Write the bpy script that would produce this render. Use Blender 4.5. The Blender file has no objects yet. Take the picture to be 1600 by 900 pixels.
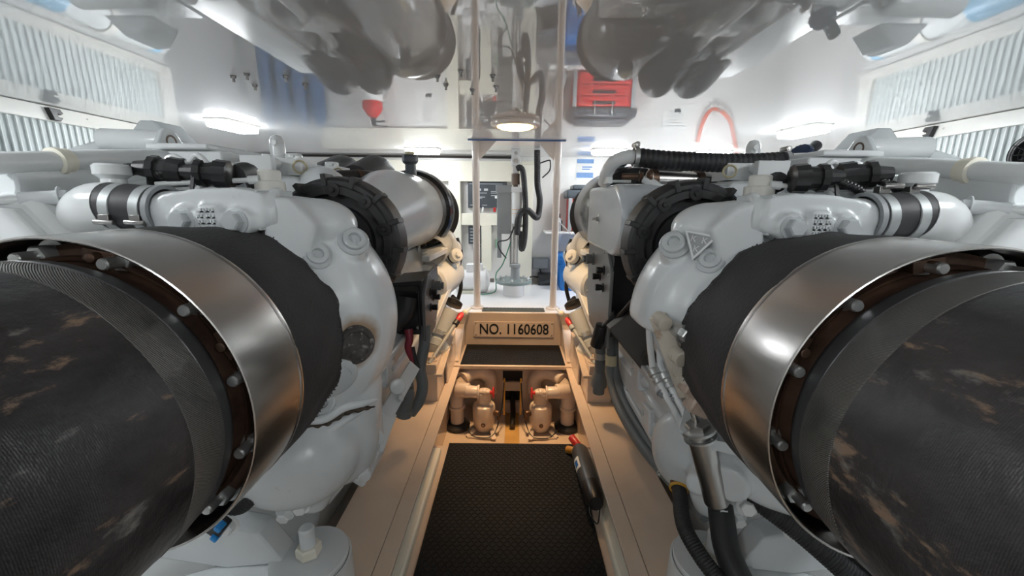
import bpy, bmesh, math, random
from mathutils import Vector as V, Matrix as M
random.seed(7)
C = bpy.context.scene.collection
SC = bpy.context.scene
PI = math.pi
# ------------------------------------------------------------------ materials
MATS = {}
def mat(name, col, rough=.4, metal=0., var=.06, vscale=6., bump=0., bscale=60., spec=.5, coat=0., dirt=None, dscale=9., dlo=.62, dhi=.75, stretch=None, emit=None, es=0.):
    if name in MATS: return MATS[name]
    m = bpy.data.materials.new(name); m.use_nodes = True
    nt = m.node_tree; N = nt.nodes; L = nt.links
    b = N['Principled BSDF']
    b.inputs['Roughness'].default_value = rough; b.inputs['Metallic'].default_value = metal
    b.inputs['Specular IOR Level'].default_value = spec; b.inputs['Coat Weight'].default_value = coat
    tc = N.new('ShaderNodeTexCoord'); src = tc.outputs['Object']
    if stretch:
        mp = N.new('ShaderNodeMapping'); mp.inputs['Scale'].default_value = stretch
        L.new(src, mp.inputs['Vector']); src = mp.outputs['Vector']
    n = N.new('ShaderNodeTexNoise'); n.inputs['Scale'].default_value = vscale; n.inputs['Detail'].default_value = 5
    L.new(src, n.inputs['Vector'])
    r = N.new('ShaderNodeValToRGB')
    r.color_ramp.elements[0].position = .3; r.color_ramp.elements[1].position = .7
    r.color_ramp.elements[0].color = tuple(c*(1-var) for c in col)+(1,)
    r.color_ramp.elements[1].color = tuple(min(1, c*(1+var)) for c in col)+(1,)
    L.new(n.outputs['Fac'], r.inputs['Fac']); out = r.outputs['Color']
    if dirt:
        n2 = N.new('ShaderNodeTexNoise'); n2.inputs['Scale'].default_value = dscale; n2.inputs['Detail'].default_value = 8; n2.inputs['Roughness'].default_value = .65
        L.new(src, n2.inputs['Vector'])
        r2 = N.new('ShaderNodeValToRGB'); r2.color_ramp.elements[0].position = dlo; r2.color_ramp.elements[1].position = dhi
        r2.color_ramp.elements[0].color = (0,0,0,1); r2.color_ramp.elements[1].color = (1,1,1,1)
        L.new(n2.outputs['Fac'], r2.inputs['Fac'])
        mx = N.new('ShaderNodeMix'); mx.data_type = 'RGBA'
        L.new(r2.outputs['Color'], mx.inputs[0]); L.new(out, mx.inputs[6]); mx.inputs[7].default_value = tuple(dirt)+(1,)
        out = mx.outputs[2]
    L.new(out, b.inputs['Base Color'])
    if bump:
        n3 = N.new('ShaderNodeTexNoise'); n3.inputs['Scale'].default_value = bscale; n3.inputs['Detail'].default_value = 3
        L.new(src, n3.inputs['Vector'])
        bp = N.new('ShaderNodeBump'); bp.inputs['Strength'].default_value = bump; bp.inputs['Distance'].default_value = .01
        L.new(n3.outputs['Fac'], bp.inputs['Height']); L.new(bp.outputs['Normal'], b.inputs['Normal'])
    if emit:
        b.inputs['Emission Color'].default_value = tuple(emit)+(1,); b.inputs['Emission Strength'].default_value = es
    MATS[name] = m
    return m

WHITE = mat('white engine enamel', (.66,.69,.70), .26, var=.05, vscale=5, bump=.06, bscale=35, dirt=(.42,.40,.36), dscale=14, dlo=.66, dhi=.82)
WHITE2 = mat('white gloss enamel', (.74,.76,.76), .2, var=.03)
GREYW = mat('pale grey enamel', (.52,.55,.56), .25, var=.04, bump=.03)
CREAM = mat('cream bilge paint', (.64,.51,.40), .14, var=.07, vscale=4, bump=.03, bscale=20, dirt=(.34,.25,.17), dscale=22, dlo=.70, dhi=.80)
CREAMW = mat('ivory frame paint', (.77,.74,.63), .35, var=.03)
POST = mat('glossy ivory post paint', (.80,.72,.66), .15, var=.02)
WALLW = mat('white wall paint', (.77,.76,.74), .3, var=.03)
DECK = mat('white deck paint', (.88,.88,.89), .25, var=.03, bump=.03, bscale=30)
TRIMW = mat('warm white trim', (.80,.78,.73), .3, var=.02)
LOUV = mat('grey green louvre', (.62,.66,.655), .45, var=.05)
VANE = mat('white vane', (.86,.89,.88), .45, var=.03)
BLACK = mat('satin black', (.014,.014,.015), .32, var=.2, bump=.03)
RUBBER = mat('black rubber', (.020,.020,.022), .55, var=.3, bump=.08, bscale=50)
MATB = mat('black rubber tread', (.009,.009,.010), .55, spec=.22, var=.25, vscale=3, dirt=(.10,.09,.08), dscale=60, dlo=.74, dhi=.8)
SLEEVE = mat('black heat cloth', (.028,.027,.028), .75, var=.3, bump=.25, bscale=130, dirt=(.12,.11,.10), dscale=18, dlo=.72, dhi=.85)
STEEL = mat('brushed stainless', (.58,.56,.54), .26, metal=1., var=.06, vscale=20, stretch=(1,.15,1), bump=.015, bscale=90)
STEELD = mat('dark stainless', (.34,.33,.32), .3, metal=1., var=.1)
ZINC = mat('zinc bolt', (.55,.56,.55), .38, metal=.8, var=.12, vscale=30)
BRONZE = mat('heat browned flange', (.13,.075,.05), .42, metal=.6, var=.4, vscale=12, dirt=(.05,.03,.02), dscale=10, dlo=.5, dhi=.7)
GREYH = mat('grey cable sleeve', (.15,.165,.17), .5, var=.1)
GREYM = mat('grey painted metal', (.30,.32,.33), .45, var=.06)
SLATE = mat('slate grey flange paint', (.20,.25,.25), .4, var=.1)
BLUE = mat('blue plastic', (.01,.16,.52), .4, var=.1)
BLUE2 = mat('bright blue clip', (.01,.24,.62), .35, var=.05)
RED = mat('red plastic', (.55,.03,.03), .35, var=.08)
REDD = mat('dark red cable', (.25,.02,.04), .4, var=.08)
YELLOW = mat('yellow strip', (.65,.36,.05), .5, var=.1)
AMBER = mat('amber cap', (.55,.25,.03), .4)
CAPY = mat('cream cap', (.62,.55,.36), .5, var=.1)
BROWN = mat('brown sleeve', (.12,.08,.06), .5, var=.15)
INK = mat('black ink', (.01,.01,.01), .5)
PAPER = mat('paper', (.78,.78,.76), .7, var=.02)
GREEN = mat('green wire', (.03,.22,.13), .5)
DARK = mat('dark void paint', (.03,.025,.02), .7)  # shade of the bilge void and ceiling gap, put into the colour
PVC = mat('ivory pipe', (.66,.55,.46), .28, var=.06)
SEAG = mat('pale green tag', (.35,.60,.45), .5)
POSTER = mat('blue poster', (.10,.25,.55), .4, var=.5, vscale=3)
PLATEC = mat('engraved plate', (.70,.56,.44), .3, var=.03)
HAZE = mat('dark blue grey bottle', (.055,.065,.075), .35, var=.15)
ORANGE = mat('orange hose', (.60,.10,.04), .45)

def make_wrap():
    m = bpy.data.materials.new('wound black exhaust wrap'); m.use_nodes = True
    N = m.node_tree.nodes; L = m.node_tree.links; b = N['Principled BSDF']
    tc = N.new('ShaderNodeTexCoord')
    def noise(scale, st, det=6, ro=.6):
        mp = N.new('ShaderNodeMapping'); mp.inputs['Scale'].default_value = st; L.new(tc.outputs['Object'], mp.inputs['Vector'])
        n = N.new('ShaderNodeTexNoise'); n.inputs['Scale'].default_value = scale; n.inputs['Detail'].default_value = det; n.inputs['Roughness'].default_value = ro
        L.new(mp.outputs['Vector'], n.inputs['Vector']); return n.outputs['Fac']
    def ramp(f, p0, p1, c0, c1):
        r = N.new('ShaderNodeValToRGB'); r.color_ramp.elements[0].position = p0; r.color_ramp.elements[1].position = p1
        r.color_ramp.elements[0].color = c0+(1,); r.color_ramp.elements[1].color = c1+(1,); L.new(f, r.inputs['Fac']); return r.outputs['Color']
    def mix(f, a, c):
        x = N.new('ShaderNodeMix'); x.data_type = 'RGBA'; L.new(f, x.inputs[0])
        if isinstance(a, tuple): x.inputs[6].default_value = a+(1,)
        else: L.new(a, x.inputs[6])
        if isinstance(c, tuple): x.inputs[7].default_value = c+(1,)
        else: L.new(c, x.inputs[7])
        return x.outputs[2]
    base = ramp(noise(7, (1.2,.5,1.2), 8, .65), .36, .68, (.010,.0097,.0105), (.058,.054,.055))
    worn = ramp(noise(13, (1.3,.42,1.3), 10, .66), .59, .64, (0,0,0), (1,1,1))
    c = mix(worn, base, (.23,.155,.105))
    pale = ramp(noise(16, (1,.45,1), 8, .65), .60, .68, (0,0,0), (1,1,1))
    c = mix(pale, c, (.20,.19,.175))
    w = N.new('ShaderNodeTexWave'); w.wave_type = 'BANDS'; w.bands_direction = 'Y'
    w.inputs['Scale'].default_value = 130; w.inputs['Distortion'].default_value = 2.5; w.inputs['Detail Scale'].default_value = 3
    L.new(tc.outputs['Object'], w.inputs['Vector'])
    L.new(c, b.inputs['Base Color']); b.inputs['Roughness'].default_value = .38
    bp = N.new('ShaderNodeBump'); bp.inputs['Strength'].default_value = .10; bp.inputs['Distance'].default_value = .002
    L.new(w.outputs['Fac'], bp.inputs['Height'])
    bp2 = N.new('ShaderNodeBump'); bp2.inputs['Strength'].default_value = .5; bp2.inputs['Distance'].default_value = .02
    L.new(noise(7, (1,1,1)), bp2.inputs['Height']); L.new(bp.outputs['Normal'], bp2.inputs['Normal'])
    L.new(bp2.outputs['Normal'], b.inputs['Normal'])
    return m
WRAP = make_wrap()
def make_weave():
    m = bpy.data.materials.new('woven grey tape'); m.use_nodes = True
    N = m.node_tree.nodes; L = m.node_tree.links; b = N['Principled BSDF']
    tc = N.new('ShaderNodeTexCoord')
    w = N.new('ShaderNodeTexWave'); w.wave_type = 'BANDS'; w.bands_direction = 'DIAGONAL'; w.inputs['Scale'].default_value = 210; w.inputs['Distortion'].default_value = 1.2
    L.new(tc.outputs['Object'], w.inputs['Vector'])
    n = N.new('ShaderNodeTexNoise'); n.inputs['Scale'].default_value = 14; n.inputs['Detail'].default_value = 6; L.new(tc.outputs['Object'], n.inputs['Vector'])
    r = N.new('ShaderNodeValToRGB'); r.color_ramp.elements[0].color = (.03,.03,.03,1); r.color_ramp.elements[1].color = (.17,.16,.145,1)
    r.color_ramp.elements[0].position = .3; r.color_ramp.elements[1].position = .7
    mm = N.new('ShaderNodeMath'); mm.operation = 'MULTIPLY'; L.new(w.outputs['Fac'], mm.inputs[0]); L.new(n.outputs['Fac'], mm.inputs[1])
    m2 = N.new('ShaderNodeMath'); m2.operation = 'MULTIPLY'; m2.inputs[1].default_value = 1.6; L.new(mm.outputs[0], m2.inputs[0])
    L.new(m2.outputs[0], r.inputs['Fac']); L.new(r.outputs['Color'], b.inputs['Base Color']); b.inputs['Roughness'].default_value = .4
    bp = N.new('ShaderNodeBump'); bp.inputs['Strength'].default_value = .4; bp.inputs['Distance'].default_value = .003
    L.new(w.outputs['Fac'], bp.inputs['Height']); L.new(bp.outputs['Normal'], b.inputs['Normal'])
    return m
WEAVE = make_weave()
def make_ceiling():
    m = bpy.data.materials.new('polished white ceiling panel'); m.use_nodes = True
    N = m.node_tree.nodes; L = m.node_tree.links; b = N['Principled BSDF']
    b.inputs['Base Color'].default_value = (.86,.86,.85,1); b.inputs['Roughness'].default_value = .5
    g = N.new('ShaderNodeBsdfGlossy'); g.inputs['Roughness'].default_value = .02; g.inputs['Color'].default_value = (.9,.9,.9,1)
    tc = N.new('ShaderNodeTexCoord'); n = N.new('ShaderNodeTexNoise'); n.inputs['Scale'].default_value = 2.4; n.inputs['Detail'].default_value = 1
    L.new(tc.outputs['Object'], n.inputs['Vector'])
    bp = N.new('ShaderNodeBump'); bp.inputs['Strength'].default_value = .025; bp.inputs['Distance'].default_value = .02
    L.new(n.outputs['Fac'], bp.inputs['Height']); L.new(bp.outputs['Normal'], g.inputs['Normal'])
    fr = N.new('ShaderNodeLayerWeight'); fr.inputs['Blend'].default_value = .5
    mr = N.new('ShaderNodeMapRange'); mr.inputs['From Min'].default_value = .3; mr.inputs['From Max'].default_value = .95; mr.inputs['To Min'].default_value = .25; mr.inputs['To Max'].default_value = .60
    L.new(fr.outputs['Facing'], mr.inputs['Value'])
    mx = N.new('ShaderNodeMixShader'); L.new(mr.outputs[0], mx.inputs['Fac'])
    L.new(b.outputs[0], mx.inputs[1]); L.new(g.outputs[0], mx.inputs[2])
    L.new(mx.outputs[0], N['Material Output'].inputs['Surface'])
    return m
CEIL = make_ceiling()
def emission(name, col, s):
    m = bpy.data.materials.new(name); m.use_nodes = True
    N = m.node_tree.nodes; b = N['Principled BSDF']
    b.inputs['Base Color'].default_value = (.8,.8,.8,1); b.inputs['Emission Color'].default_value = col+(1,); b.inputs['Emission Strength'].default_value = s
    return m
LAMP = emission('cool lamp lens', (.93,.97,1.), 42.)
WARM = emission('warm lamp lens', (1.,.70,.28), 4.)
def stained(base_name, p, r0, r1):
    """white enamel with a burnt brown ring round the hot port"""
    m = WHITE.copy(); m.name = base_name
    N = m.node_tree.nodes; L = m.node_tree.links; b = N['Principled BSDF']
    src = b.inputs['Base Color'].links[0].from_socket
    geo = N.new('ShaderNodeNewGeometry'); d = N.new('ShaderNodeVectorMath'); d.operation = 'DISTANCE'
    d.inputs[1].default_value = p; L.new(geo.outputs['Position'], d.inputs[0])
    nz = N.new('ShaderNodeTexNoise'); nz.inputs['Scale'].default_value = 20
    L.new(geo.outputs['Position'], nz.inputs['Vector'])
    ad = N.new('ShaderNodeMath'); ad.operation = 'MULTIPLY_ADD'; ad.inputs[1].default_value = .03; L.new(nz.outputs['Fac'], ad.inputs[0]); L.new(d.outputs['Value'], ad.inputs[2])
    r = N.new('ShaderNodeMapRange'); r.inputs['From Min'].default_value = r0; r.inputs['From Max'].default_value = r1; r.inputs['To Min'].default_value = .85; r.inputs['To Max'].default_value = 0
    L.new(ad.outputs[0], r.inputs['Value'])
    mx = N.new('ShaderNodeMix'); mx.data_type = 'RGBA'; L.new(r.outputs[0], mx.inputs[0]); L.new(src, mx.inputs[6]); mx.inputs[7].default_value = (.30,.17,.07,1)
    L.new(mx.outputs[2], b.inputs['Base Color'])
    return m

# ------------------------------------------------------------------ mesh kit
def frame_of(d):
    d = V(d).normalized(); a = V((0,0,1)) if abs(d.z) < .9 else V((1,0,0))
    u = d.cross(a).normalized(); w = u.cross(d).normalized()
    return d, u, w
def catmull(pts, n=8):
    pts = [V(p) for p in pts]
    if len(pts) < 3: return [pts[0].lerp(pts[1], i/n) for i in range(n+1)]
    P = [pts[0]*2-pts[1]]+pts+[pts[-1]*2-pts[-2]]; out = []
    for i in range(1, len(P)-2):
        a, b, c, d = P[i-1:i+3]
        for k in range(n):
            t = k/n
            out.append(.5*((2*b)+(c-a)*t+(2*a-5*b+4*c-d)*t*t+(3*b-a-3*c+d)*t**3))
    out.append(pts[-1]); return out
class G:
    def __init__(self): self.bm = bmesh.new()
    def box(self, c, s, rot=None, taper=None):
        c = V(c); R = M.Identity(3)
        if rot is not None: R = rot if isinstance(rot, M) else (M.Rotation(rot[2], 3, 'Z') @ M.Rotation(rot[1], 3, 'Y') @ M.Rotation(rot[0], 3, 'X'))
        vs = []
        for z in (-1,1):
            k = taper if (taper and z > 0) else (1,1)
            for x, y in ((-1,-1),(1,-1),(1,1),(-1,1)):
                vs.append(self.bm.verts.new(c + R @ V((x*s[0]/2*k[0], y*s[1]/2*k[1], z*s[2]/2))))
        for f in ((3,2,1,0),(4,5,6,7),(0,1,5,4),(1,2,6,5),(2,3,7,6),(3,0,4,7)): self.bm.faces.new([vs[i] for i in f])
        return self
    def span(self, a, b):
        return self.box([(a[i]+b[i])/2 for i in range(3)], [abs(b[i]-a[i]) for i in range(3)])
    def bar(self, a, b, w, t, up=(0,0,1)):
        """rectangular bar from a to b, w wide, t thick along up"""
        a, b = V(a), V(b); d = (b-a); l = d.length; d.normalize()
        s = d.cross(V(up)); s = s.normalized() if s.length > 1e-6 else V((1,0,0)); u = s.cross(d)
        R = M((s, d, u)).transposed()
        return self.box((a+b)/2, (w, l, t), R)
    def lathe(self, o, d, prof, seg=40, cap=True, rfun=None):
        o = V(o); d, u, w = frame_of(d); rings = []
        for t, r in prof:
            if r < 1e-6: rings.append([self.bm.verts.new(o+d*t)])
            else:
                rings.append([self.bm.verts.new(o+d*t+(u*math.cos(2*PI*i/seg)+w*math.sin(2*PI*i/seg))*(r if rfun is None else rfun(t, r, 2*PI*i/seg))) for i in range(seg)])
        for A, B in zip(rings, rings[1:]):
            if len(A) == 1 and len(B) == 1: continue
            for i in range(seg):
                j = (i+1) % seg
                if len(A) == 1: self.bm.faces.new((A[0], B[j], B[i]))
                elif len(B) == 1: self.bm.faces.new((A[i], A[j], B[0]))
                else: self.bm.faces.new((A[i], A[j], B[j], B[i]))
        if cap:
            if len(rings[0]) > 1: self.bm.faces.new(rings[0][::-1])
            if len(rings[-1]) > 1: self.bm.faces.new(rings[-1])
        return self
    def cyl(self, a, b, r, r2=None, seg=24):
        a, b = V(a), V(b); l = (b-a).length
        return self.lathe(a, b-a, [(0, r), (l, r if r2 is None else r2)], seg)
    def rod(self, a, b, r, seg=24, e=.15):
        """cylinder with softened ends"""
        a, b = V(a), V(b); l = (b-a).length; k = min(r*e, l*.3)
        return self.lathe(a, b-a, [(0, r-k), (k*.3, r-k*.3), (k, r), (l-k, r), (l-k*.3, r-k*.3), (l, r-k)], seg)
    def hexb(self, a, d, r, h, washer=True, stud=0.):
        d = V(d).normalized(); a = V(a)
        if washer: self.lathe(a, d, [(0, r*1.35), (h*.18, r*1.35)], 20)
        self.lathe(a+d*h*.15, d, [(0, r), (h*.75, r), (h*.9, r*.86)], 6)
        if stud: self.lathe(a+d*h, d, [(0, r*.52), (stud*.9, r*.52), (stud, r*.42)], 14)
        return self
    def ring(self, o, d, ri, ro, t, seg=48):
        return self.loop(o, d, [(0, ri), (0, ro), (t, ro), (t, ri)], seg)
    def loop(self, o, d, prof, seg=48, rfun=None):
        """closed lathe profile"""
        o = V(o); d, u, w = frame_of(d); rs = []
        for t, r in prof:
            rs.append([self.bm.verts.new(o+d*t+(u*math.cos(2*PI*i/seg)+w*math.sin(2*PI*i/seg))*(r if rfun is None else rfun(t, r, 2*PI*i/seg))) for i in range(seg)])
        for k in range(len(rs)):
            A, B = rs[k], rs[(k+1) % len(rs)]
            for i in range(seg):
                j = (i+1) % seg; self.bm.faces.new((A[i], A[j], B[j], B[i]))
        return self
    def tube(self, pts, r, seg=14, n=8, rfun=None, smooth=True, cap=True):
        P = catmull(pts, n) if smooth else [V(p) for p in pts]
        T = [(P[min(i+1, len(P)-1)]-P[max(i-1, 0)]).normalized() for i in range(len(P))]
        _, u, _ = frame_of(T[0]); rings = []
        for i, p in enumerate(P):
            u = (u - T[i]*u.dot(T[i])).normalized(); w = T[i].cross(u)
            rr = r if rfun is None else rfun(i/(len(P)-1), i)
            rings.append([self.bm.verts.new(p+(u*math.cos(2*PI*k/seg)+w*math.sin(2*PI*k/seg))*rr) for k in range(seg)])
        for A, B in zip(rings, rings[1:]):
            for k in range(seg): self.bm.faces.new((A[k], A[(k+1) % seg], B[(k+1) % seg], B[k]))
        if cap: self.bm.faces.new(rings[0][::-1]); self.bm.faces.new(rings[-1])
        return self
    def ribbed(self, pts, r, pitch=.02, amp=.12, seg=16):
        P = catmull(pts, 24); L = sum((a-b).length for a, b in zip(P, P[1:])); n = int(L/pitch*4)
        # resample evenly
        acc = [0]
        for a, b in zip(P, P[1:]): acc.append(acc[-1]+(a-b).length)
        Q = []; j = 0
        for i in range(n+1):
            t = L*i/n
            while j < len(P)-2 and acc[j+1] < t: j += 1
            k = (t-acc[j])/max(1e-9, acc[j+1]-acc[j]); Q.append(P[j].lerp(P[j+1], min(1, k)))
        return self.tube(Q, r, seg, smooth=False, rfun=lambda t, i: r*(1+amp*(0, .7, 1, .7)[i % 4]))
    def ball(self, c, r, seg=28, rings=16, rot=None):
        if not hasattr(r, '__len__'): r = (r,)*3
        R = M.Identity(3) if rot is None else rot
        c = V(c); prev = None; top = self.bm.verts.new(c+R@V((0,0,r[2]))); bot = self.bm.verts.new(c-R@V((0,0,r[2])))
        rows = []
        for i in range(1, rings):
            a = PI*i/rings
            rows.append([self.bm.verts.new(c+R@V((r[0]*math.sin(a)*math.cos(2*PI*k/seg), r[1]*math.sin(a)*math.sin(2*PI*k/seg), r[2]*math.cos(a)))) for k in range(seg)])
        for k in range(seg):
            j = (k+1) % seg
            self.bm.faces.new((top, rows[0][k], rows[0][j])); self.bm.faces.new((bot, rows[-1][j], rows[-1][k]))
            for A, B in zip(rows, rows[1:]): self.bm.faces.new((A[k], B[k], B[j], A[j]))
        return self
    def prism(self, poly, a, b, fn):
        """extrude a 2-D outline between two offsets; fn(u, v, t) -> point"""
        A = [self.bm.verts.new(V(fn(u, v, a))) for u, v in poly]; B = [self.bm.verts.new(V(fn(u, v, b))) for u, v in poly]
        n = len(poly)
        for i in range(n): self.bm.faces.new((A[i], A[(i+1) % n], B[(i+1) % n], B[i]))
        self.bm.faces.new(A[::-1]); self.bm.faces.new(B); return self
    def grid(self, fn, nu, nv, closed_u=False):
        R = [[self.bm.verts.new(V(fn(i/(nu if closed_u else nu-1), j/(nv-1)))) for i in range(nu)] for j in range(nv)]
        for j in range(nv-1):
            for i in range(nu if closed_u else nu-1):
                k = (i+1) % nu; self.bm.faces.new((R[j][i], R[j][k], R[j+1][k], R[j+1][i]))
        return self
def rrect(w, h, r, n=5):
    out = []
    for cx, cy, a0 in ((w/2-r, h/2-r, 0), (-w/2+r, h/2-r, PI/2), (-w/2+r, -h/2+r, PI), (w/2-r, -h/2+r, 1.5*PI)):
        for k in range(n+1):
            a = a0+PI/2*k/n; out.append((cx+r*math.cos(a), cy+r*math.sin(a)))
    return out
def wloc(o):
    p = V((0,0,0))
    while o: p += o.location; o = o.parent
    return p
def link(name, me, m, parent, loc):
    o = bpy.data.objects.new(name, me); C.objects.link(o); o.location = loc
    if m:
        me.materials.clear(); me.materials.append(m)
    if parent: o.parent = parent
    return o
def obj(name, g, m, parent=None, s=1, bevel=0., voxel=0., smooth=30, iters=6, segs=2):
    bm = g.bm
    if s < 0:
        for v in bm.verts: v.co.x = -v.co.x
    bmesh.ops.recalc_face_normals(bm, faces=bm.faces[:])
    if parent: base = wloc(parent); loc = V((0,0,0))
    else:
        xs = [v.co for v in bm.verts]
        base = V(((min(c.x for c in xs)+max(c.x for c in xs))/2, (min(c.y for c in xs)+max(c.y for c in xs))/2, min(c.z for c in xs))); loc = base
    for v in bm.verts: v.co -= base
    lim = math.radians(smooth)
    for f in bm.faces: f.smooth = True
    if not voxel:
        for e in bm.edges:
            if len(e.link_faces) == 2: e.smooth = e.calc_face_angle(0) < lim
    me = bpy.data.meshes.new(name); bm.to_mesh(me); bm.free()
    o = link(name, me, m, parent, loc)
    if voxel:
        r = o.modifiers.new('remesh', 'REMESH'); r.mode = 'VOXEL'; r.voxel_size = voxel; r.use_smooth_shade = True
        q = o.modifiers.new('smooth', 'SMOOTH'); q.iterations = iters; q.factor = .5
    elif bevel:
        b = o.modifiers.new('edges', 'BEVEL'); b.width = bevel; b.segments = segs; b.limit_method = 'ANGLE'; b.angle_limit = math.radians(35); b.harden_normals = False
    return o
def tag(o, label=None, cat=None, group=None, kind=None):
    if label: o['label'] = label
    if cat: o['category'] = cat
    if group: o['group'] = group
    if kind: o['kind'] = kind
    return o
def thing(name, loc, label, cat, group=None):
    o = bpy.data.objects.new(name, None); C.objects.link(o); o.location = loc; o.empty_display_size = .1
    return tag(o, label, cat, group)
def struct(name, g, m, **k):
    return tag(obj(name, g, m, **k), kind='structure')
def text(name, body, size, loc, m, parent, rot=(PI/2,0,0), depth=.001, align='CENTER', sx=1.):
    cu = bpy.data.curves.new(name, 'FONT'); cu.body = body; cu.size = size; cu.extrude = depth; cu.align_x = align; cu.align_y = 'CENTER'; cu.resolution_u = 4; cu.offset = .0016 if body[0] == 'N' else 0
    t = bpy.data.objects.new(name, cu); C.objects.link(t); bpy.context.view_layer.update()
    me = bpy.data.meshes.new_from_object(t.evaluated_get(bpy.context.evaluated_depsgraph_get()))
    bpy.data.objects.remove(t); bpy.data.curves.remove(cu)
    R = M.Rotation(rot[2], 4, 'Z') @ M.Rotation(rot[1], 4, 'Y') @ M.Rotation(rot[0], 4, 'X')
    me.transform(M.Translation(V(loc)-(wloc(parent) if parent else V())) @ R @ M.Diagonal((sx,1,1,1)))
    return link(name, me, m, parent, (0,0,0))
def lugs(g, x0, x1, y0, y1, z, pitch=.028, row=.018, L=.0105, W=.0032, h=.0022):
    """diamond tread: short raised bars, alternating diagonals"""
    nx = int((x1-x0)/(pitch/2)); ny = int((y1-y0)/row)
    for j in range(ny):
        for i in range(nx):
            x = x0+(i+.5)*(x1-x0)/nx; y = y0+(j+.5)*(y1-y0)/ny
            if (i+j) % 2: a = PI/4
            else: a = -PI/4
            c, s = math.cos(a), math.sin(a)
            def q(u, v, zz): return g.bm.verts.new((x+u*c-v*s, y+u*s+v*c, z+zz))
            A = [q(-L,0,0), q(0,-W,0), q(L,0,0), q(0,W,0)]; B = [q(-L*.7,0,h), q(0,-W*.55,h), q(L*.7,0,h), q(0,W*.55,h)]
            for k in range(4): g.bm.faces.new((A[k], A[(k+1) % 4], B[(k+1) % 4], B[k]))
            g.bm.faces.new(B)
    return g

# ------------------------------------------------------------------ room shell
CZ = 1.748
struct('floor', G().span((-.445,-1.2,-.06),(.445,1.955,-.012)), CREAM)
struct('ceiling', G().span((-2.75,-1.3,CZ),(2.75,4.35,CZ+.06)), CEIL)
struct('wall_back', G().span((-2.75,-1.36,-.6),(2.75,-1.2,CZ)), WALLW)
struct('wall_front', G().span((-2.75,4.2,-.6),(2.75,4.36,CZ)), WALLW)
for s, side in ((-1,'left'),(1,'right')):
    struct('wall_'+side, G().span((2.36,-1.2,-.6),(2.75,2.93,CZ)).span((2.62,2.9,-.6),(2.75,4.2,CZ)), WALLW, s=s)
    # hull plating climbing from the keel to the side
    struct('hull_floor_'+side, G().prism([(.62,-.22),(2.4,.92),(2.4,.86),(.62,-.30)], -1.2, 2.95, lambda u,v,t: (u,t,v)), WHITE2, s=s)
    struct('bilge_floor_'+side, G().prism([(.05,-.27),(.62,-.22),(.62,-.30),(.05,-.40)], -1.2, 2.95, lambda u,v,t: (u,t,v)), CREAM, s=s)
    struct('trim_conduit_'+side, G().prism(rrect(.074,.045,.012),-1.2,1.86,lambda u,v,t:(.408+u,t,.016+v)), CREAMW, s=s)
    struct('trim_bed_'+side, G().span((.446,-1.2,-.34),(.458,2.95,.182)), CREAM, s=s)
    struct('trim_flange_'+side, G().span((.364,-1.2,.180),(.421,2.96,.192)), CREAM, s=s, bevel=.002)
    struct('trim_bedtop_'+side, G().span((.4245,-1.2,.172),(.612,2.96,.187)).span((.598,-1.2,-.25),(.612,2.96,.172)), CREAM, s=s, bevel=.002)
struct('deck_floor', G().span((-2.6,2.99,.40),(2.6,4.2,.463)), DECK)
struct('trim_gap', G().span((-2.62,4.188,1.728),(.05,4.20,1.7475)), DARK)  # dark strip painting in the shaded gap where far wall meets ceiling
struct('riser_wall', G().span((-.66,2.965,-.4),(.66,2.99,.463)), CREAM, bevel=.003)
struct('trim_riser', G().span((-.372,2.955,.19),(-.365,2.966,.452)).span((.365,2.955,.19),(.372,2.966,.452)), CREAM)
# web frame across the bilge with its opening
w = G().span((-.45,2.80,-.40),(-.075,2.82,.17)).span((.075,2.80,-.40),(.45,2.82,.17)).span((-.075,2.80,.06),(.075,2.82,.17)).span((-.075,2.79,-.10),(.075,2.82,-.03)).span((-.075,2.78,-.42),(.075,2.82,-.19))
struct('wall_web', w, PVC)
struct('wall_dark', G().span((-.45,2.86,-.42),(.45,2.88,.17)), DARK)  # added dark sheet: paints the shade of the void behind the opening
struct('keel_floor', G().span((-.05,1.0,-.45),(.05,2.8,-.278)), mat('ochre keel paint',(.50,.30,.10),.4,var=.2))

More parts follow.
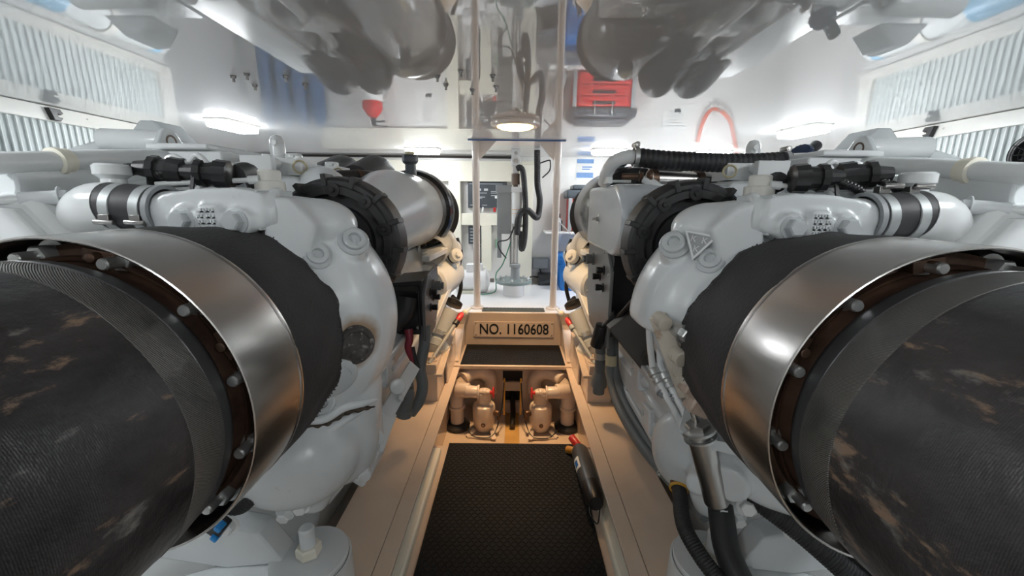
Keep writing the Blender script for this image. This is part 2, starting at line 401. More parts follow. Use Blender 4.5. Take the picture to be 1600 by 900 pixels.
# wall louvre panels
for s, side in ((-1,'left'),(1,'right')):
    t = thing('louvre_panel', (s*2.35,.95,1.335), 'white framed louvre panel of pale upright vanes on the %s hull side' % side, 'louvre panel', 'louvre panels')
    obj('frame', G().span((2.325,-1.1,1.674),(2.36,2.93,1.745)).span((2.325,2.83,1.395),(2.36,2.93,1.674)).span((2.325,-1.1,1.335),(2.36,2.93,1.395)), TRIMW, t, s, bevel=.003)
    obj('backing', G().span((2.352,-1.1,1.395),(2.36,2.83,1.674)), LOUV, t, s)
    g = G(); y = -1.08
    while y < 2.82:
        g.box((2.346, y, 1.5345), (.010,.0045,.279), (0,0,.1)); y += .033
    obj('vanes', g, VANE, t, s)
    g = G()
    for y in (1.2,1.75,2.3,2.75): g.rod((2.327,y,1.715),(2.323,y,1.715),.005,10)
    obj('screws', g, STEELD, t, s)
    # black hook latch
    yl = 2.13 if s < 0 else 2.36
    hk = G().prism([(-.03,.022),(.022,.022),(.034,.004),(.020,-.006),(.008,.0),(.008,-.014),(.03,-.018),(.016,-.036),(-.012,-.034)], 2.300, 2.326, lambda u,v,tt: (tt, yl+u, 1.712+v))
    tag(obj('hook_latch', hk, BLACK, None, s, bevel=.002), 'black plastic hook latch on the %s louvre panel top rail' % side, 'latch', 'hook latches')
    # wire guarded fan at the frame edge
    f = thing('guarded_fan', (s*2.2,1.9,1.52), 'black wire guarded fan by the %s louvre panel' % side, 'fan', 'guarded fans')
    fy = 1.735 if s < 0 else 1.83; g = G()
    c0 = V((2.26, fy, 1.53))
    for r in (.03,.05,.07,.09): g.loop(c0, (-1,0,0), [(0,r-.002),(0,r+.002),(.004,r)], 32)
    for k in range(12): g.cyl(c0, c0+V((0, math.cos(k*PI/6)*.09, math.sin(k*PI/6)*.09)), .0016, seg=6)
    obj('guard', g, BLACK, f, s)
    obj('housing', G().ring(c0+V((.005,0,0)), (1,0,0), .075, .095, .06, 32), BLACK, f, s)
    g = G()
    for k in range(5):
        a = k*2*PI/5; g.box(c0+V((.03, math.cos(a)*.04, math.sin(a)*.04)), (.004,.03,.06), (a,0,.4))
    obj('blades', g, BLACK, f, s); obj('hub', G().cyl(c0+V((.01,0,0)), c0+V((.06,0,0)), .02), BLACK, f, s)

# ceiling lights
def make_light():
    t = thing('ceiling_light', (0,0,CZ), 'x', 'light', 'white ceiling lights')
    h = obj('housing', G().prism([(-.15,-.055),(-.12,-.075),(.12,-.075),(.15,-.055),(.15,.055),(.12,.075),(-.12,.075),(-.15,.055)], CZ-.012, CZ-.001, lambda u,v,z: (u,v,z)), TRIMW, t)
    obj('lens', G().prism([(-.142,-.05),(-.115,-.068),(.115,-.068),(.142,-.05),(.142,.05),(.115,.068),(-.115,.068),(-.142,.05)], CZ-.045, CZ-.012, lambda u,v,z: (u,v,z)), LAMP, t, bevel=.01)
    return t
lt0 = make_light(); first = True
for x, y, rz, lb in [(-1.68,2.52,PI/2-.1,'bright white ceiling light nearest the left louvre panel'),(1.70,2.50,PI/2+.1,'bright white ceiling light nearest the right louvre panel'),
                     (-.80,3.62,0,'white ceiling light above the silver drum engine, before the ivory frame'),(.80,3.55,0,'white ceiling light beside the blue poster'),
                     (1.70,3.6,0,'white ceiling light above the ribbed black hose'),
                     (-1.62,.6,PI/2,'white ceiling light over the left exhaust wrap, above the viewpoint'),(1.62,.6,PI/2,'white ceiling light over the right exhaust wrap, above the viewpoint'),(-.75,-.7,0,'white ceiling light behind the viewpoint on the left'),(.75,-.7,0,'white ceiling light behind the viewpoint on the right')]:
    if first: r = lt0; first = False
    else:
        r = lt0.copy(); C.objects.link(r)
        for ch in lt0.children:
            c = ch.copy(); C.objects.link(c); c.parent = r
    r.location = (x,y,CZ); r.rotation_euler = (0,0,rz)
    r['label'] = lb
t = thing('round_downlight', (0,2.42,CZ), 'round warm glowing lamp on the polished ceiling above the aisle', 'lamp')
obj('rim', G().lathe((0,2.42,CZ),(0,0,-1),[(0,.135),(.010,.142),(.022,.140),(.030,.125),(.028,.108)],48,cap=False).lathe((0,2.42,CZ-.001),(0,0,-1),[(0,.13),(.02,.11)],48), POST, t)
obj('lens', G().lathe((0,2.42,CZ-.02),(0,0,-1),[(0,.108),(.010,.104),(.018,.085),(.022,.05),(.023,0)],48), WARM, t)

ld = bpy.data.lights.new('warm_lamp_light','AREA'); ld.shape = 'DISK'; ld.size = .2; ld.spread = math.radians(75); ld.energy = 4.2; ld.color = (1.,.62,.30)
lo = bpy.data.objects.new('warm_lamp_light', ld); C.objects.link(lo); lo.location = (0,2.42,CZ-.05)
# white vent tube on the hull below the louvres
for s in (-1, 1):
    t = thing('hull_tube', (s*2.2,2.2,1.22), 'white capped tube with pale blue bands on the %s hull, mirrored in the ceiling' % ('left' if s < 0 else 'right'), 'tube', 'hull tubes')
    obj('tube', G().rod((2.16,1.0,1.27),(2.16,2.68,1.27),.075,e=.5), WHITE2, t, s)
    for y0, y1 in ((1.7,2.1),(2.58,2.62)): obj('band', G().ring((2.16,y0,1.27),(0,1,0),.0745,.0758,y1-y0,36), mat('pale blue print',(.25,.48,.68),.4), t, s)
    for y in (1.5,2.30): obj('saddle', G().ring((2.16,y,1.27),(0,1,0),.075,.083,.04,36).span((2.16,y,1.18),(2.3598,y+.04,1.20)), TRIMW, t, s)
# short threaded studs under the ceiling panels
for x, y in ((-.98,1.58),(-1.05,1.61),(-.85,1.60),(-1.04,1.72),(-.83,1.70),(-.286,1.58),(-.273,1.69),(-.177,1.76),(-.192,1.52),(-.083,1.57),(-.078,1.71)):
    g = G().cyl((x,y,CZ-.001),(x,y,CZ-.022),.0045,seg=10).hexb((x,y,CZ-.001),(0,0,-1),.009,.008)
    tag(obj('ceiling_stud', g, STEELD), 'small steel stud in the ceiling over the left engine' if x < -.5 else 'small steel stud in the ceiling just left of the round lamp', 'stud', 'ceiling studs over the engine' if x < -.5 else 'ceiling studs by the lamp')
# ------------------------------------------------------------------ aisle: mats, step, plate, posts
t = thing('floor_mat', (0,1.0,-.012), 'black diamond tread rubber mat on the aisle floor', 'mat')
obj('pad', lugs(G().span((-.345,.15,-.012),(.345,1.965,.0)), -.34,.34,.6,1.955,.0), MATB, t)
t = thing('step_tread', (0,2.76,.19), 'cream step with black tread pad below the number plate', 'step')
obj('tray', G().span((-.421,2.555,.193),(.421,2.965,.201)).span((-.421,2.553,.178),(.421,2.559,.201)), CREAM, t, bevel=.0015)
obj('pad', lugs(G().span((-.362,2.575,.2012),(.362,2.962,.206)), -.358,.358,2.58,2.958,.206, h=.002), MATB, t)
for s in (-1,1):
    for y in (2.62,2.74,2.88): obj('screw', G().lathe((.392,y,.201),(0,0,1),[(0,.008),(.003,.006)],12), STEELD, t, s)
    gp = G().prism([(2.60,.203),(2.963,.203),(2.963,.40)], .374, .380, lambda u,v,x: (x,u,v)).prism([(2.62,.20),(2.963,.36),(2.963,.37),(2.62,.21)], .38,.44, lambda u,v,x: (x,u,v))
    tag(obj('side_gusset', gp, CREAM, None, s, bevel=.001), 'cream sloping gusset plate on the %s side of the step' % ('left' if s < 0 else 'right'), 'bracket', 'step side gussets')
t = thing('number_plate', (0.005,2.96,.27), 'engraved plate reading NO. 1160608 on the cream riser', 'sign')
obj('plate', G().span((-.300,2.958,.275),(.312,2.965,.389)).span((-.304,2.9575,.271),(-.298,2.965,.393)).span((.310,2.9575,.271),(.316,2.965,.393)).span((-.304,2.9575,.389),(.316,2.965,.393)).span((-.304,2.9575,.271),(.316,2.965,.275)), PLATEC, t)
text('numbers', 'NO. 1160608', .118, (.006,2.957,.331), INK, t, sx=.82)
for x in (-.29,.30):
    for z in (.285,.38): obj('screw', G().lathe((x,2.958,z),(0,-1,0),[(0,.006),(.003,.004)],10), STEELD, t)
t = thing('deck_tread', (0,3.06,.463), 'narrow grey rubber tread strip on the white deck edge', 'mat')
obj('pad', lugs(G().span((-.245,3.0,.463),(.245,3.10,.470)), -.24,.24,3.0,3.098,.470, h=.003), mat('grey tread',(.10,.12,.12),.5), t)
for s in (-1,1):
    x = .292 if s < 0 else .318
    t = thing('ceiling_post', (s*x,3.11,.463), 'glossy ivory round post %s' % ('beside the black control boxes' if s < 0 else 'beside the blue bin'), 'post', 'posts either side of the steps')
    obj('shaft', G().cyl((x,3.11,.463),(x,3.11,CZ-.004),.027,seg=32), POST, t, s)
    obj('base_flange', G().lathe((x,3.11,.463),(0,0,1),[(0,.055),(.008,.055),(.013,.05),(.014,.034),(.03,.028)],32), POST, t, s)
    obj('gusset', G().prism([(x-.02,CZ-.006),(x-.155,CZ-.006),(x-.02,CZ-.15)],3.105,3.115,lambda u,v,y:(u,y,v)), POST, t, s)
t = thing('header_plate', (.013,3.2,CZ-.004), 'blue edged header plate over both ivory posts on the ceiling', 'plate')
obj('sheet', G().span((-.345,3.085,CZ-.005),(.372,3.34,CZ-.0005)), POST, t)
obj('edge_film', G().span((-.347,3.080,CZ-.009),(.374,3.085,CZ-.001)), mat('blue film',(.02,.10,.30),.3), t)

# bilge sea strainers, one set each side
for s in (-1,1):
    sd = 'left' if s < 0 else 'right'
    t = thing('seawater_intake', (s*.40,2.55,-.3), 'ivory intake elbow pipe with red handwheel valve, %s of the bilge' % sd, 'pipe', 'seawater intakes')
    obj('pipe', G().tube([(.383,2.52,-.24),(.383,2.52,-.12),(.383,2.52,-.02),(.372,2.54,.045),(.33,2.56,.085)],.047,20), PVC, t, s)
    obj('collar', G().lathe((.383,2.52,-.10),(0,0,1),[(0,.05),(.006,.056),(.02,.056),(.026,.05)],28), PVC, t, s)
    obj('back_elbow', G().tube([(.345,2.56,.10),(.30,2.62,.115),(.23,2.66,.11),(.165,2.67,.06),(.16,2.67,-.05)],.05,20), PVC, t, s)
    obj('rubber_boot', G().lathe((.383,2.52,-.29),(0,0,1),[(0,.062),(.04,.07),(.05,.086),(.075,.09),(.09,.072),(.092,.05)],32), RUBBER, t, s)
    v = obj('valve_body', G().rod((.32,2.47,.055),(.225,2.47,.05),.04).rod((.383,2.50,.05),(.29,2.48,.055),.05).rod((.235,2.47,.05),(.222,2.47,.05),.047).rod((.222,2.47,.05),(.15,2.455,.055),.016).rod((.20,2.465,.052),(.175,2.46,.053),.024), PVC, t, s, bevel=.002)
    obj('handwheel', G().loop((.128,2.45,.056),(1,0,0),[(-.006,.033),(0,.040),(.006,.033),(0,.028)],28).cyl((.122,2.45,.056),(.15,2.455,.056),.011).bar((.128,2.45,.022),(.128,2.45,.09),.01,.006,(1,0,0)).bar((.128,2.418,.056),(.128,2.482,.056),.01,.006,(1,0,0)), RED, v, s)
    t = thing('sea_strainer', (s*.20,2.5,-.28), 'ivory strainer pot standing in the bilge beside the %s intake pipe' % sd, 'strainer', 'sea strainers')
    obj('pot', G().lathe((.195,2.5,-.235),(0,0,1),[(0,.055),(.02,.066),(.06,.076),(.165,.078),(.18,.072),(.19,.055),(.20,.048),(.235,.05),(.245,.055),(.27,.055),(.28,.045)],36), PVC, t, s)
    obj('drain_cock', G().rod((.125,2.47,-.10),(.09,2.46,-.10),.02).rod((.095,2.46,-.10),(.095,2.46,-.15),.01), BRONZE, t, s)
    obj('drain_plug', G().hexb((.195,2.425,-.17),(0,-1,0),.011,.014), BRONZE, t, s)
    obj('feet', G().bar((.26,2.46,-.225),(.30,2.40,-.24),.03,.008).bar((.14,2.46,-.225),(.12,2.38,-.245),.03,.008).bar((.12,2.40,-.245),(.30,2.40,-.245),.02,.012), PVC, t, s)
    hb = G().bar((.058,2.6,.09),(.058,2.6,-.19),.012,.004,(0,1,0))
    tag(obj('hanging_strap', hb, YELLOW, None, s), 'thin yellow strap hanging on the %s side of the dark bilge opening' % sd, 'strap', 'yellow straps')
    tag(obj('drain_wire', G().tube([(.32,2.46,-.20),(.27,2.41,-.235),(.22,2.39,-.24),(.14,2.40,-.235),(.10,2.47,-.20),(.07,2.55,-.08),(.06,2.60,.06)],.004,8), BLACK, None, s), 'thin black wire looping round the %s strainer pot' % sd, 'wire', 'bilge wires')
tag(obj('bilge_hose', G().tube([(0,2.84,-.13),(.002,2.76,-.16),(.005,2.66,-.21),(0,2.55,-.25)],.020,14), BLACK), 'short black hose lying in the keel slot under the opening', 'hose')
# fire bottle under the flange
t = thing('fire_bottle', (.35,1.72,.03), 'dark grey cylinder with red and amber cap under the right flange', 'bottle')
a, b = V((.350,1.86,.045)), V((.350,1.42,.085))
d = (b-a).normalized()
obj('bottle', G().lathe(a, d, [(0,.02),(.01,.034),(.04,.044),(.30,.044),(.32,.040)],28), HAZE, t)
obj('end_cap', G().lathe(a+d*.32, d, [(0,.041),(.09,.041),(.12,.03),(.125,0)],28), BLACK, t)
obj('red_head', G().rod(a+V((0,.01,.005)), a+V((-.03,.07,.02)), .02), RED, t)
obj('amber_knob', G().rod(a+V((-.02,.0,-.015)), a+V((-.055,.035,-.03)), .019), AMBER, t)
lb = obj('sticker', G().grid(lambda u,v: a+d*(.13+.09*v)+V((-math.cos(u*1.0-.1),0,0))*.0447+V((0,0,1))*(.0447*math.sin(u*1.0-.1)),8,6), PAPER, t)
obj('sticker_mark', G().grid(lambda u,v: a+d*(.15+.05*v)+V((-math.cos(.15+u*.5),0,0))*.0452+V((0,0,1))*(.0452*math.sin(.15+u*.5)),6,5), BLUE, lb)
obj('lanyard', G().tube([a+d*.40, a+d*.46+V((-.03,0,-.02)), a+d*.52+V((-.01,0,-.03)), a+d*.47+V((.01,0,0))],.003,8), BLACK, t)

# ------------------------------------------------------------------ exhaust pipes nearest the viewer
EX, EZ = .70, .96
def exhaust(s):
    t = thing('exhaust_pipe', (s*EX,.5,EZ-.25), 'huge black wrapped exhaust pipe with polished steel band, %s side of the aisle' % ('left' if s < 0 else 'right'), 'exhaust pipe', 'wrapped exhaust pipes')
    o = (EX,0,EZ); Y = (0,1,0)
    def wob(tt, r, a): return r*(1+.006*math.sin(3*a+tt*9)+.004*math.sin(7*a-tt*14))
    obj('wrapped_pipe', G().lathe(o, Y, [(-1.1,.252)]+[(-1.0+.06*k,.253+.002*math.sin(k*1.7)) for k in range(25)]+[(.50,.2545)],72,rfun=wob), WRAP, t, s)
    obj('wrap_edge', G().lathe(o, Y, [(.492,.2525),(.495,.2555),(.52,.2555),(.550,.253),(.558,.251)],72,rfun=wob), WEAVE, t, s)
    obj('end_collar', G().lathe(o, Y, [(.552,.249),(.556,.2525),(.575,.2505),(.590,.244),(.602,.234),(.608,.215),(.603,.15)],72), mat('graphite collar',(.05,.05,.052),.35), t, s)
    obj('flange', G().lathe(o, Y, [(.60,.18),(.602,.232),(.615,.238),(.635,.243),(.645,.268),(.672,.270),(.676,.2)],64), BRONZE, t, s)
    obj('clamp_strap', G().loop(o, Y, [(.622,.243),(.618,.249),(.634,.2505),(.638,.244)],64), BRONZE, t, s)
    for k in range(12):
        a = math.radians(42-30*k)
        if s > 0: a += math.radians(6)
        p = V((EX-math.cos(a)*.254, .650, EZ+math.sin(a)*.254))
        obj('flange_bolt', G().hexb(p, (0,-1,0), .0185, .028, stud=.03), ZINC, t, s)
    # lugs of the clamp in the gap
    for a in (math.radians(78), math.radians(25)):
        p = V((EX-math.cos(a)*.256, .625, EZ+math.sin(a)*.256)); n = V((-math.cos(a),0,math.sin(a)))
        obj('clamp_lug', G().box(p, (.05,.022,.02), (0,a-PI/2,0)).rod(p-V((0,.025,0)), p+V((0,.02,0)), .008), BRONZE, t, s, bevel=.003)
    band = obj('steel_band', G().loop(o, Y, [(.586,.2795),(.585,.2815),(.586,.2835),(.59,.2845),(.735,.2845),(.735,.2825),(.592,.2800)],96), STEEL, t, s)
    obj('band_seam', G().loop(o, Y, [(.722,.2845),(.724,.286),(.728,.286),(.730,.2845)],96), STEELD, band, s)
    # heat cloth sleeve with a frayed far edge
    rnd = random.Random(3+s)
    ph = [rnd.uniform(0,6.28) for _ in range(6)]
    def ragged(u):
        a = u*2*PI
        return .945+.010*math.sin(3*a+ph[0])+.007*math.sin(7*a+ph[1])+.004*math.sin(17*a+ph[2])+.0025*math.sin(41*a+ph[3])
    def slv(u, v):
        a = u*2*PI; e = ragged(u); y = .70+(e-.70)*v
        r = .2795+.006*math.sin(min(1,v*4)*PI/2)-.012*max(0,v-.3)**1.5+.003*math.sin(9*a+ph[4]+v*5)*v+.0025*math.sin(16*a-v*9+ph[5])*v
        return (EX-math.cos(a)*r, y, EZ+math.sin(a)*r)
    g = G().grid(slv, 140, 18, closed_u=True)
    sl = obj('heat_sleeve', g, SLEEVE, t, s)
    sd = sl.modifiers.new('thickness','SOLIDIFY'); sd.thickness = .004; sd.offset = -1
    # stitched hem: a row of thread knots along the edge
    g = G()
    for k in range(150):
        u = k/150; p = V(slv(u,.955)); n = V((p.x-EX,0,p.z-EZ)).normalized()
        g.box(p+n*.001, (.005,.0025,.0025), (0,u*2*PI,0))
    obj('hem_stitching', g, mat('dark grey thread',(.07,.07,.068),.8), sl, s)
exhaust(-1); exhaust(1)

# ------------------------------------------------------------------ engines
def engine(s):
    L = s < 0
    T = thing('diesel_engine', (s*1.0,1.9,.18), ('white marine diesel engine with the round silver drum, left of the aisle' if L else 'white marine diesel engine under the ribbed black hose, right of the aisle'), 'engine', 'twin engines')
    def part(n, g, m, **k): return obj(n, g, m, T, s, **k)
    Wm = stained('white enamel burnt at the port', (-.415,.985,.935), .070, .100) if L else WHITE
    # --- rear housing, one casting
    g = G()
    g.lathe((.70,0,.96), (0,1,0), [(.90,.22),(.93,.262),(.97,.275),(1.01,.312),(1.05,.335),(1.10,.345),(1.17,.345),(1.23,.33),(1.27,.29),(1.27,0)],64,rfun=None if L else (lambda t,r,a: r if math.sin(a) > -.05 or math.cos(a) > .3 else min(r, .268)))
    g.lathe((.70,0,.96), (0,1,0), [(.90,.22),(.90,0)],64,cap=False)
    g.ball((.53,1.11,1.19),(.09,.09,.08))
    (g.ball((.51,1.13,.75),(.105,.10,.26)), g.ball((.55,1.12,.58),(.13,.12,.16))) if L else g.ball((.64,1.18,.55),(.11,.12,.13))
    (g.ball((.63,1.04,.585),(.185,.165,.155)), g.ball((.74,1.06,.56),(.15,.15,.125)), g.ball((.56,1.01,.64),(.09,.07,.08))) if L else (g.ball((.70,1.10,.55),(.16,.13,.13)), g.ball((.565,1.19,.50),(.09,.12,.13)), g.ball((.80,1.10,.52),(.13,.13,.12)), g.tube([(.58,1.02,.60),(.62,.985,.585),(.68,.955,.545),(.75,.93,.53),(.84,.90,.52),(.92,.92,.50)],.045,16))
    if L: g.rod((.53,1.02,.70),(.60,.99,.655),.045); g.rod((.60,1.0,.655),(.70,1.0,.67),.04)
    g.cyl((.62,.98,.56),(.585,.94,.56),.052)
    g.rod((.60,1.05,.47),(.625,1.03,.415),.07); g.rod((.565,1.06,.50),(.525,.985,.52),.032)
    g.rod((.66,1.03,.46),(.65,.985,.42),.033); g.rod((.60,1.0,.46),(.595,.975,.455),.03)
    g.box((.75,1.2,.80),(.60,.14,.75)) if L else g.box((.86,1.2,.82),(.40,.14,.75))
    # duct that joins the arm
    g.prism([(.59,1.20),(.59,1.316),(.53,1.308),(.475,1.245),(.50,1.17)],.94,1.10,lambda u,v,y:(u,y+.25*(.58-u),v-.004)); g.ball((.53,1.09,1.235),(.10,.10,.07))
    # boss stalks
    g.rod((.50,1.16,1.12),(.425,1.055,1.195),.043); g.rod((.58,1.10,1.10),(.490,.985,1.165),.036)
    part('rear_housing', g, Wm, voxel=.0085, iters=5)
    # screw plugs
    pd = (V((.425,1.055,1.195))-V((.50,1.16,1.12))).normalized()
    pb = V((.425,1.055,1.195))
    pl = part('screw_plug', G().lathe(pb, pd, [(-.01,.04),(.004,.04),(.008,.036),(.008,.030),(.018,.029),(.020,.026),(.020,.016),(.008,.014),(.008,0)],28), GREYW)
    p2 = V((.490,.985,1.165)); d2 = V((-.55,-.68,.49)).normalized()
    part('screw_plug', G().lathe(p2, d2, [(-.01,.036),(.004,.036),(.007,.032),(.007,.026),(.014,.025),(.015,.014),(.004,.012),(.004,0)],28), GREYW)
    # --- coolant arm across the top with two bolts
    g = G()
    g.prism([(.575,1.245),(.575,1.322),(.64,1.332),(.72,1.330),(.80,1.318),(.835,1.30),(.835,1.235),(.78,1.208),(.66,1.206)],.925,1.015,lambda u,v,y:(u,y,v-.006)); g.rod((.76,.968,1.266),(.85,.967,1.27),.050,e=.5); g.lathe((.585,.99,1.272),(-1,.25,.0),[(0,.058),(.02,.058)],28)
    for x in (.627,.745): g.cyl((x,.96,1.252),(x,.905,1.25),.034)
    g.box((.686,.925,1.258),(.045,.05,.062))
    part('coolant_arm', g, WHITE, voxel=.006, iters=7)
    part('arm_joint', G().prism([(.0,-.044),(.0,.047),(.008,.047),(.008,-.044)],.928,1.03,lambda u,v,y:(.574+u-.25*(y-.97),y,1.274+v)), GREYW, bevel=.002)
    for x in (.627,.745): part('arm_bolt', G().hexb((x,.907,1.25),(0,-1,0.05),.021,.022), GREYW)
    gl = G(); rr = random.Random(5)
    for i in range(3):
        for j in range(4):
            gl.span((.668+i*.013,.896,1.232+j*.013),(.668+i*.013+.010,.9,1.232+j*.013+.003)); gl.span((.668+i*.013,.896,1.232+j*.013),(.668+i*.013+.003,.9,1.232+j*.013+.009))
            if rr.random() > .4: gl.span((.668+i*.013+.007,.896,1.232+j*.013),(.668+i*.013+.010,.9,1.232+j*.013+.009))
    part('cast_marks', gl, WHITE)
    # rubber coupling with two clamps, then the elbow
    part('coupling_hose', G().cyl((.835,.967,1.272),(.965,.972,1.28),.056,seg=40), RUBBER)
    for x in (.858,.928):
        c = part('hose_clamp', G().loop((x,.968+.03*(x-.85),1.272+.05*(x-.85)),(1,.03,.05),[(-.012,.056),(-.011,.0585),(.011,.0585),(.012,.056)],40), mat('dull clamp steel',(.40,.42,.42),.5,metal=.5,var=.15,vscale=25))
        obj('clamp_screw', G().box((x,.918,1.255),(.024,.018,.016)).rod((x-.02,.913,1.245),(x+.025,.913,1.247),.006) if L else G().box((x,.96,1.337),(.024,.018,.016)).rod((x-.005,.95,1.345),(x+.03,.94,1.345),.007), STEELD, c, s, bevel=.002)
    part('coupling_rim', G().ring((.826,.966,1.272),(1,.03,.05),.05,.059,.012,40), GREYM)
    g = G().tube([(.955,.972,1.279),(1.00,.975,1.275),(1.04,.99,1.25),(1.06,1.02,1.2),(1.07,1.06,1.1)],.058,28)
    g.lathe((.975,1.0,1.30),(0,0,1),[(0,.03),(.02,.026),(.045,.024),(.055,.036),(.075,.036),(.08,.030)],28)
    part('coolant_elbow', g, WHITE2)
    # --- black fan ring
    o = (.575,0,1.165); Y = (0,1,0)
    ring = part('ring_cover', G().loop(o, Y, [(1.285,.155),(1.285,.178),(1.292,.183),(1.292,.196),(1.30,.205),(1.345,.212),(1.36,.212),(1.365,.2),(1.365,.150)],72), mat('matt black casting',(.022,.022,.023),.5,var=.2,bump=.05), smooth=25)
    part('ring_core', G().lathe(o, Y, [(1.325,.156),(1.315,.12),(1.30,.115),(1.30,.07),(1.33,.06),(1.35,0)],64), RUBBER, smooth=25)
    for k in range(14):
        a = k*2*PI/14+.1; p = V((.575+math.cos(a)*.199,1.318,1.165+math.sin(a)*.199)); obj('ring_rib', G().box(p,(.038,.062,.016),(0,-a,0)), mat('matt black casting',(0,0,0)), ring, s, bevel=.002)
    for k in range(10):
        a = k*2*PI/10+.35; p = V((.575+math.cos(a)*.167,1.287,1.165+math.sin(a)*.167))
        obj('ring_bolt', G().cyl(p+V((0,.004,0)), p-V((0,.008,0)), .021, seg=20).hexb(p-V((0,.006,0)),(0,-1,0),.0085,.009), BLACK, ring, s)
    # --- air inlet: silver drum on one engine, D shaped canister on the other
    if L:
        part('silver_drum', G().lathe((.62,0,1.245),Y,[(1.37,.10)]+[(1.40+.04*k,.203) for k in range(18)]+[(2.30,.205),(2.40,.203),(2.42,.198),(2.42,0)],72,rfun=lambda t,r,a: r if t > 2.05 else r*(1-(.58*(1-max(0,min(1,(t-1.42)/.56))**1.3))*(.5+.5*math.cos(a-1.1))**.8)), mat('silver grey enamel',(.54,.58,.61),.22,var=.03))
        gg = G()
        for y in (2.36,2.395,2.43): gg.loop((.62,0,1.245),Y,[(y,.203),(y+.004,.2105),(y+.014,.2105),(y+.018,.203)],64)
        part('drum_bands', gg, STEELD)
        part('drum_neck', G().tube([(.60,1.38,1.26),(.70,1.52,1.33),(.80,1.66,1.34),(.90,1.75,1.30)],.085,28), WHITE)
    else:
        # D section, axis across the engine
        pts = [(2.02,1.375),(1.55,1.375)]
        pts = [(2.05,1.372)]+[(1.56-.17*math.sin(a), 1.235+.137*math.cos(a)) for a in [PI*k/16 for k in range(17)]]+[(2.05,1.098)]
        part('inlet_canister', G().prism(pts,.372,.80,lambda u,v,x:(x,u,v)), mat('silver grey enamel',(.54,.58,.61),.22,var=.03), bevel=.022, segs=4)
        part('canister_bolt', G().lathe((.374,1.78,1.232),(-1,0,0),[(0,.022),(.004,.022),(.005,.010)],20).hexb((.371,1.78,1.232),(-1,0,0),.011,.012,stud=.018), ZINC)
    part('rubber_coupler', G().lathe((.62,0,1.245),Y,[(2.44 if L else 2.08,.19),(2.46 if L else 2.10,.232),(2.50 if L else 2.14,.243),(2.56,.243),(2.60,.225),(2.62,.18),(2.62,0)],64), mat('gloss black rubber',(.010,.010,.011),.22,var=.1))
    part('coupler_bellows', G().lathe((.60,0,1.22),Y,[(2.62,.20)]+[(2.63+.012*k,.226 if k % 2 else .212) for k in range(10)]+[(2.755,.16)],56), RUBBER)
    # --- cylinder block with rails, oil pan
    prof = [(.66,.22),(.60,.30),(.565,.40),(.54,.42),(.54,.455),(.52,.47),(.52,.56),(.535,.575),(.535,.63),(.505,.66),(.505,.70),(.545,.72),(.545,.90),(.60,1.02),(.75,1.12),(1.60,1.15),(1.70,.9),(1.5,.35),(1.2,.2)]
    part('cylinder_block', G().prism(prof, 1.24, 2.88, lambda u,v,y:(u,y,v)), WHITE, bevel=.006)
    part('front_cover', G().prism([(.50,.30),(.47,.45),(.47,1.02),(.60,1.16),(1.5,1.16),(1.6,.5),(1.2,.25)],2.68,2.93,lambda u,v,y:(u,y,v)), WHITE, bevel=.012)
    part('oil_pan', G().prism([(.72,.05),(.66,.22),(.64,.30),(1.3,.30),(1.25,.05)],1.15,2.7,lambda u,v,y:(u,y,v)), mat('shadow grey enamel',(.36,.37,.37),.35), bevel=.01)  # pan in one even mid grey
    # mounting lugs along the inboard rail
    for y in (1.36,1.52):
        z = .50 if y < 1.5 else .60
        lg = part('casing_lug', G().ball((.535,y,z),(.03,.075,.03)).prism([(-.05,-.035),(.05,-.02),(.06,.05),(-.03,.06)],.50,.54,lambda u,v,x:(x+.0,y+u,z+v)), WHITE, bevel=.006)
        obj('lug_bolt', G().hexb((.505,y+.03,z+.02),(-1,-.2,0),.011,.012), GREYW, lg, s)
    for y, z in ((1.30,.40),(1.75,.50)):
        part('pan_bolt', G().rod((.545,y,z),(.53,y-.06,z-.03),.014).hexb((.53,y-.06,z-.03),(-.2,-1,-.4),.012,.012), WHITE)
    # pan ribs: long inboard rails
    for (z0, x0) in ((.44,.53),(.68,.50)):
        part('side_rail', G().bar((x0,1.26,z0),(x0-.01,2.86,z0+.03),.022,.03), WHITE, bevel=.006)
    # --- engine head beneath and outboard of the pipes
    part('cylinder_head', G().prism([(1.02,.98),(1.02,1.20),(1.10,1.30),(1.62,1.34),(1.72,1.2),(1.72,.9)],.92,1.55,lambda u,v,y:(u,y,v)), WHITE2, bevel=.018)
    part('head_cover', G().prism(rrect(.46,.10,.03),.98,1.5,lambda u,v,y:(1.42+u,y,1.345+v)), WHITE, bevel=.006)
    part('head_flange', G().prism([(1.06,1.20),(1.12,1.275),(1.60,1.30),(1.70,1.2),(1.70,1.16),(1.06,1.16)],.90,.925,lambda u,v,y:(u,y,v)), WHITE2, bevel=.004)
    for k in range(4):
        part('head_bolt', G().hexb((1.13+.15*k,.918,1.13),(0,-1,0),.018,.018), WHITE)
    part('valve_cover', G().prism([(.74,1.12),(.74,1.30),(.80,1.385),(1.30,1.40),(1.40,1.30),(1.40,1.12)],1.50,2.75,lambda u,v,y:(u,y,v)), WHITE, bevel=.014)
    g = G()
    for x in (.86,.94,1.02,1.10,1.18,1.26): g.span((x-.008,1.56,1.385),(x+.008,2.6,1.412))
    part('cover_fins', g, WHITE, bevel=.004)
    for y in (1.62,1.92,2.22,2.5):
        for x in (.83,1.30): part('cover_bolt', G().hexb((x,y,1.395),(0,0,1),.014,.016), WHITE2)
    part('rocker_rail', G().span((1.00,1.42,1.39),(1.27,2.55,1.462)).span((1.03,1.40,1.462),(1.24,2.50,1.482)).span((1.27,1.45,1.40),(1.30,2.5,1.425)), WHITE2, bevel=.006)
